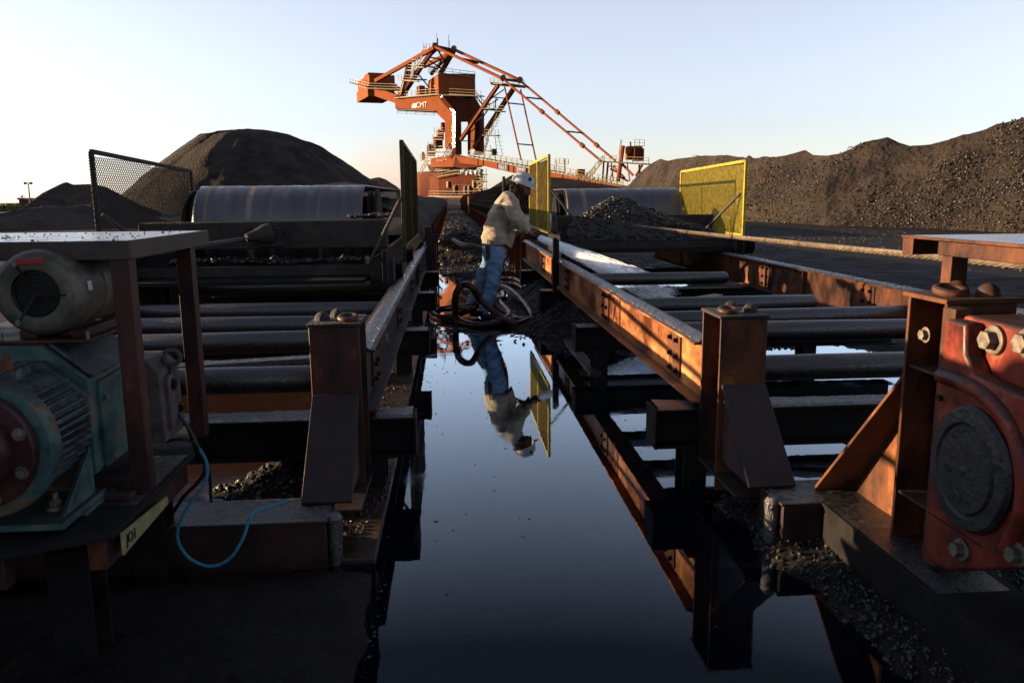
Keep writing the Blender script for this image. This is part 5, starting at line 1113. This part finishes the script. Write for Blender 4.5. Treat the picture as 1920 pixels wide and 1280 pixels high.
# C frame: lit side plate, polished bevel, front in shade-darkened paint
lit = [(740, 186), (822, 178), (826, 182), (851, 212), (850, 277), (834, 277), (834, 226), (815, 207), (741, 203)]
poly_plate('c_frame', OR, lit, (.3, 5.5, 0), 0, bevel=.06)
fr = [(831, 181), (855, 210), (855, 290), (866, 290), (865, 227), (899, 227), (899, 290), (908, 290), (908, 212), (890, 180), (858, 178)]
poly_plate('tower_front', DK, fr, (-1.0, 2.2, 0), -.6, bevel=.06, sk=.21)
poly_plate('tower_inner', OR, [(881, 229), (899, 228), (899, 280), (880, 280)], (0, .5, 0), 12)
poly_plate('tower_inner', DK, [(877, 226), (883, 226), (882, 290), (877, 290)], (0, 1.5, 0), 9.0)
# polished bevel: turned to throw the sun's glint at the camera
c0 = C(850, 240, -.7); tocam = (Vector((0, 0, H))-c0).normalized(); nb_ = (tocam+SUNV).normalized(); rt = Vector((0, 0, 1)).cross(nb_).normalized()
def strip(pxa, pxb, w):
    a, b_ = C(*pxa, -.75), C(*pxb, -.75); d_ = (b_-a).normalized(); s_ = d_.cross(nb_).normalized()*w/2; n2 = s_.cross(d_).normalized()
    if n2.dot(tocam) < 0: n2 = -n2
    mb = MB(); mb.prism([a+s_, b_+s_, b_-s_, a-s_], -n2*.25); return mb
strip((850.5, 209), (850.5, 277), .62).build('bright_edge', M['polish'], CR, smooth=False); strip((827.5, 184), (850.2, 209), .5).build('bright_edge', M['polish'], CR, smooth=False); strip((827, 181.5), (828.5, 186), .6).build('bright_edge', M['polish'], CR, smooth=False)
# top arm walkway
railing([C(741, 184, -.3), C(780, 180, -.3), C(820, 177, -.3)], gap=1.2); railing([C(745, 205.5, -.3), C(815, 209, -.3)], h=-.8, gap=2.4, m=M['dsteel'])
cbar('deck', M['canvas'], C(741, 185, -.2), C(824, 177.5, -.2), 1.0, .12)
t_ = text('CMT', 1.0, M['white'], CR, basis4(C(790.5, 197.0, -.12), C(800, 196.5, -.05)-C(780, 198, -.05), (0, 0, 1))@Matrix.Scale(1.6, 4), 'lettering', .02)
for k in range(3): poly_plate('logo', M['white'], [(772+3*k, 203.2-.2*k), (774.2+3*k, 203.2-.2*k), (776.6+3*k, 194-.2*k), (774.4+3*k, 194-.2*k)], (0, .1, 0), -.16, bevel=0)
for k in range(3): poly_plate('logo', M['white'], [(771+3*k, 199.5), (773+3*k, 200.2), (773.4+3*k, 198.7), (771.4+3*k, 198)], (0, .1, 0), -.17, bevel=0)
# machinery house
pbox('machinery_house', OR, 802, 821, 891, 138, 178, -1, 9, 7)
hd = pbox('hopper', DK, 815, 828, 890, 176, 183, -.5, 5, 5)
railing([C(803, 138, 8), C(821, 137, -1), C(891, 146, 5)], gap=1.5); railing([C(842, 177, -1.5), C(893, 180, -.5)], gap=1.1); cbar('deck', M['dsteel'], C(822, 178.5, -1.3), C(905, 180.5, -.5), 1.6, .2); railing([C(893, 180, -.5), C(902, 181, -.5)], gap=.9)
pbox('hoist_box', OR, 781, 786, 797, 160, 179, 0, 2, 2, bevel=.03); pbox('hoist_box', OR, 797.3, 798, 803, 164, 178, 0, 1, 2, bevel=.03)
# counterweight
pbox('counterweight', OR, 668, 689, 740, 160, 181, 0, 9, 7); pbox('counterweight', OR, 670, 692, 740, 140, 160, 1, 8, 6)
pbox('counterweight', OR, 682, 690, 728, 136, 141, 2.5, 4, 5)
cbar('platform', M['dsteel'], C(657, 156, 1), C(692, 166, -.8), 1.0, .25); cbar('platform', M['dsteel'], C(692, 166, -.8), C(745, 168, 0), 1.0, .25)
railing([C(657, 156, 2), C(692, 166, -1.2), C(745, 168, -.3)], gap=1.2)
cbar('counter_jib', OR, C(700, 170, 2), C(745, 186, 1), 1.2, 1.9); cbar('counter_jib', DK, C(735, 160, 5), C(760, 178, 5), .8, 1.2)
# A frame
A1, A2 = C(816, 87, 0), C(851, 93, 4)
rd = DK
for (a, b_, w) in (((816, 89, 0), (749, 181, 0), .75), ((812, 93, 1), (756, 180, 2), .6), ((851, 95, 4), (826, 138, 4), .8), ((846, 96, 5), (808, 140, 5), .6)): cbar('frame_leg', rd, C(*a), C(*b_), w, w)
cbar('backstay', OR, C(814, 90, -.5), C(704, 152, 0), .75, .75); cbar('backstay', OR, C(845, 98, 5), C(795, 125, 6), .7, .7)
cbar('strut', rd, C(765, 118, 0), C(755, 180, 0), .6); cbar('strut', rd, C(770, 118, 1.5), C(762, 176, 1.5), .45)
cbar('crosshead', rd, C(818, 90, 0), C(850, 97, 4), 1.0, 1.0)
for (a, b_) in (((805, 108), (838, 112)), ((795, 124), (830, 128)), ((800, 112), (822, 92)), ((785, 132), (806, 108)), ((820, 92), (830, 110)), ((776, 150), (800, 150)), ((785, 140), (805, 165)), ((802, 112), (830, 130)), ((830, 110), (798, 126))): cbar('bracing', rd, C(*a, 1.5), C(*b_, 3.0), .28)
for (x, y) in ((799, 92), (776, 122), (752, 150), (765, 151), (778, 152), (747, 172), (788, 126), (770, 132)):
    railing([C(x-5, y, -.8), C(x+7, y+1, -.8)], gap=.8); cbar('landing', M['rail'], C(x-5, y+.4, -.6), C(x+7, y+1.4, -.6), 1.0, .14)
stair(C(771, 147, -.8), C(779, 124, -.8)); stair(C(783, 120, -.8), C(797, 95, -.8)); stair(C(750, 178, -.8), C(757, 153, -.8))
for (x, y0, y1) in ((819, 88, 62), (820.2, 88, 72), (841, 92, 66), (843, 90, 76), (853, 92, 84), (811, 90, 80)): crod('antenna', M['dsteel'], C(x, y0, 1), C(x, y1, 1), .05 if y1 != 72 else .16)
for p in ((816, 86.5, 0), (851, 92, 4), (943, 147, 0), (974.5, 150.5, 3), (733, 0, 0))[:4]:
    mb = MB(); c_ = C(*p); mb.cyl(c_-Vector((0, .6, 0)), c_+Vector((0, .6, 0)), .62, n=14); mb.build('sheave', OR, CR)
# forward stays and long tie rods
crod('tie_rod', OR, C(816, 88, -.4), C(943, 148, -.4), .33); crod('tie_rod', OR, C(851, 93, 4), C(975, 151, 3.4), .33)
cbar('tie_bar', rd, C(864, 111, 0), C(897, 118, 3.5), .45, .6)
for (a, b_, da, db) in (((946, 151), (1128, 303), -.4, -.4), ((977, 153), (1154, 302), 3.4, 3.4)):
    tr = crod('tie_rod', OR, C(*a, da), C(*b_, db), .24)
    for q in (.40, .81): p_ = C(*a, da).lerp(C(*b_, db), q-.016); q_ = C(*a, da).lerp(C(*b_, db), q+.016); crod('coupling', OR, p_, q_, .44)
for (a, b_) in (((987, 183, 0), (1017, 186, 3.4)), ((1060, 246.5, 0), (1090, 249, 3.4))): cbar('spreader', M['dsteel'], C(*a), C(*b_), .28)
crod('hanger_rod', OR, C(946, 163, 0), C(977, 300, -1), .17); crod('hanger_rod', OR, C(976, 168, 3), C(1005, 300, 3), .17)
for (a, b_) in (((954, 193.5, 0), (983, 196.5, 3)), ((971, 270, -.5), (1000, 272.5, 3))): cbar('spreader', M['dsteel'], C(*a), C(*b_), .24)
# raking mast
cbar('mast_leg', rd, C(934, 160, 0), C(864, 262, 0), .70, .70); cbar('mast_leg', rd, C(964, 165, 3), C(889, 278, 3), .78, .78)
cbar('mast_leg_flange', OR, C(933, 160, -.45), C(863, 262, -.45), .12, .32); cbar('mast_leg_flange', OR, C(963, 165, 2.5), C(888, 278, 2.5), .12, .34)
for (a, b_) in (((922, 182), (950, 185)), ((905, 206), (935, 207)), ((921, 185), (948, 166)), ((930, 184), (928, 203)), ((905, 205), (934, 186)), ((880, 240), (907, 216)), ((865, 264), (902, 266)), ((868, 258), (892, 240)), ((892, 240), (889, 275))): cbar('bracing', M['dsteel'], C(*a, 1), C(*b_, 2.4), .20)
cbar('mast_head', rd, C(922, 157, 0), C(984, 163, 3), 1.4, .45); railing([C(919, 157, -.6), C(942, 158, -.6)], gap=.9); railing([C(952, 157, -.3), C(983, 162, 2)], gap=.9); cbar('bracing', rd, C(944, 149, 0), C(976, 153, 3), .4, .5)
# stair tower behind the mast
for (a, b_) in (((893, 182), (907, 198)), ((917, 203), (904, 222)), ((925, 241), (911, 262)), ((916, 262), (908, 286))): stair(C(*a, 1), C(*b_, 1), m=M['dsteel'])
for (x0, x1, y) in ((905, 925, 204), (930, 945, 209), (908, 935, 254), (910, 920, 283)): cbar('landing', M['dsteel'], C(x0, y, .5), C(x1, y+.6, .5), 1.4, .2); railing([C(x0, y, -.1), C(x1, y+.6, -.1)], gap=.8)
for (a, b_) in (((932, 213), (922, 240)), ((937, 213), (928, 240)), ((928, 256), (932, 290)), ((934, 256), (942, 292))):
    cbar('ladder', M['rail'], C(*a, 1), C(*b_, 1), .10)
    for q in np.linspace(.1, .9, 5): p_ = C(*a, 1).lerp(C(*b_, 1), q); cbar('ladder_rung', M['rail'], p_, p_+Vector((.55, 0, .1)), .06)
pbox('counter_box', M['dsteel'], 921, 923, 931, 279, 291, 0, 1, 1, bevel=.03)
# boom
top = [(855, 292), (900, 299), (1000, 317), (1100, 335), (1172, 348)]; bot = [(1172, 366), (1128, 358), (1060, 344), (960, 324), (905, 311), (862, 306)]
poly_plate('boom', OR, top+bot, (1.0, 3.2, 0), -1.5, bevel=.05)
for x in (895, 905, 932, 962, 1000, 1054, 1083, 1128): y = np.interp(x, [q[0] for q in top], [q[1] for q in top]); poly_plate('boom_joint', DK, [(x, y), (x+.8, y), (x+.8, y+13), (x, y+13)], (0, .2, 0), -1.62, bevel=0)
ty = lambda x: float(np.interp(x, [q[0] for q in top], [q[1] for q in top]))
railing([C(878, ty(878)-1, -1.6), C(960, ty(960)-1, -1.6), C(1030, ty(1030)-1, -1.6)], gap=1.3); railing([C(880, ty(880)-3.5, 1.4), C(960, ty(960)-3.5, 1.4), C(1060, ty(1060)-3.5, 1.4)], gap=1.3)
railing([C(1030, ty(1030)-2, -1.8), C(1100, ty(1100)+0, -1.8), C(1168, ty(1168)+1, -1.8)], gap=1.2)
for i in range(34): x = 880+i*8; pbox('idler_station', M['dsteel'] if i % 3 else M['rail'], x, x+.8, x+3.6, ty(x)-4.5, ty(x)-.5, 0, .6, 1, bevel=0)
cbar('side_walkway', M['dsteel'], C(1065, 337, -2.4), C(1168, 357, -2.4), 1.3, .25); railing([C(1065, 336, -2.9), C(1168, 356, -2.9)], gap=1.2)
pbox('winch_box', OR, 1081, 1084, 1097, 317, 331, -1.2, 1.5, 2, bevel=.03)
crod('signal_mast', M['dsteel'], C(1059, 322, 0), C(1059, 298, 0), .12); railing([C(1041, 307, 0), C(1066, 308, 0)], h=1.0, gap=1.0); crod('signal_post', M['rail'], C(1043, 325, 0), C(1043, 300, 0), .07)
def sign(x0, x1, y0, y1, body, sz):
    s_ = poly_plate('sign_board', M['sign'], [(x0, y0), (x1, y0+2.2), (x1, y1+2.2), (x0, y1)], (0, .12, 0), -1.75, bevel=0); s_.parent = CR
    text(body, sz, M['white'], s_, basis4(C((x0+x1)/2, (y0+y1)/2+1.0, -1.9), C(x1, y0+2, -1.9)-C(x0, y0, -1.9), (0, 0, 1)), 'lettering', .01)
sign(934, 951.5, 307, 318.5, 'No.1', .92); sign(968, 986, 311.5, 323.5, 'ZPMC', .78)
# boom head
crod('head_post', OR, C(1168, 273, -.5), C(1158.5, 341, -.5), .42)
pbox('head_house', OR, 1172, 1176, 1205, 274, 299, .5, 1.5, 3, bevel=.05); pbox('head_cabin', DK, 1186, 1190, 1208, 278, 302, 0, 1.5, 2, bevel=.05)
pbox('head_panel', OR, 1173, 1174, 1184, 276, 288, -.4, .6, 1, bevel=.03)
cbar('head_deck', M['dsteel'], C(1130, 303, 0), C(1214, 308, 0), 2.4, .28); railing([C(1133, 303, -1.2), C(1166, 305, -1.2)], gap=1.0); railing([C(1176, 306, -1.2), C(1216, 308, -1.2)], gap=1.0); railing([C(1190, 273.5, 0), C(1208, 274.5, 0)], gap=.9)
for (a, b_, w, m_) in (((1140, 305), (1136, 350), .32, DK), ((1146, 306), (1150, 340), .22, OR), ((1132, 304), (1128, 366), .28, DK), ((1165, 306), (1187, 329), .38, OR), ((1176, 307), (1181, 340), .18, OR), ((1145, 317), (1162, 325), .35, DK), ((1205, 309), (1192, 330), .30, DK), ((1199, 309), (1199, 335), .35, DK), ((1138, 312), (1160, 312), .22, OR), ((1150, 312), (1172, 334), .25, OR), ((1153, 309), (1143, 338), .18, OR), ((1160, 330), (1178, 340), .3, DK)): cbar('head_strut', m_, C(*a), C(*b_), w)
stair(C(1101, 339, -1.8), C(1131, 302, -1.8)); stair(C(1098, 339, 0), C(1116, 322, 0))
cbar('ladder', M['rail'], C(1160.5, 291, 0), C(1164, 262, 0), .09); cbar('ladder', M['rail'], C(1162.8, 291, 0), C(1166, 262, 0), .09)
crod('lamp_post', M['dsteel'], C(1182.5, 274, 0), C(1182, 266, 0), .16)
# white dust bag under the deck
mb = MB(); mb.tube(spline([C(866, 323, 0), C(872, 321, -.3), C(880, 325, -.3), (C(890, 322, -.3)), C(899, 326, 0), C(902, 318, 0)], 6), [.5+.18*sin(i*1.3) for i in range(31)], 8); mb.build('air_duct', M['white'], CR)

for o_ in list(bpy.data.objects):
    if o_.name.split('.')[0] in ('coal_lumps', 'coal_specks'): o_['kind'] = 'stuff'

# dust drifting between the great pile and the crane
mb = MB(); c = at(742, 318, y=150); vs = []; fs = []; n = 28; K = 14
for k in range(K+1):
    ph = -pi/2+pi*k/K
    for i in range(n): a = 2*pi*i/n; vs.append(c+Vector((cos(a)*cos(ph)*11, sin(a)*cos(ph)*7, sin(ph)*7.5)))
for k in range(K):
    for i in range(n): fs.append((k*n+i, k*n+(i+1) % n, (k+1)*n+(i+1) % n, (k+1)*n+i))
m = bpy.data.materials.new('drifting_dust'); m.use_nodes = True; t = m.node_tree; N = t.nodes; L = t.links; N.remove(N["Principled BSDF"])
pv = N.new("ShaderNodeVolumePrincipled"); pv.inputs["Color"].default_value = (.55, .33, .20, 1)
tc = N.new("ShaderNodeTexCoord"); vl = N.new("ShaderNodeVectorMath"); vl.operation = 'LENGTH'; mp = N.new("ShaderNodeMapping"); L.new(tc.outputs["Object"], mp.inputs[0]); mp.vector_type = 'TEXTURE'
mp.inputs["Location"].default_value = c; mp.inputs["Scale"].default_value = (11, 7, 7.5); L.new(mp.outputs[0], vl.inputs[0])
no = N.new("ShaderNodeTexNoise"); no.inputs["Scale"].default_value = .22; no.inputs["Detail"].default_value = 3; L.new(tc.outputs["Object"], no.inputs["Vector"])
mr = N.new("ShaderNodeMapRange"); L.new(vl.outputs["Value"], mr.inputs[0]); mr.inputs[1].default_value = .1; mr.inputs[2].default_value = .95; mr.inputs[3].default_value = .08; mr.inputs[4].default_value = 0
mu = N.new("ShaderNodeMath"); mu.operation = 'MULTIPLY'; L.new(mr.outputs[0], mu.inputs[0]); L.new(no.outputs["Fac"], mu.inputs[1]); L.new(mu.outputs[0], pv.inputs["Density"])
L.new(pv.outputs[0], [q for q in N if q.type == 'OUTPUT_MATERIAL'][0].inputs[1])
o = mb.add(vs, fs).build('dust_cloud', m); tag(o, 'brown dust drifting off the flank of the great coal pile', 'dust', kind='stuff')
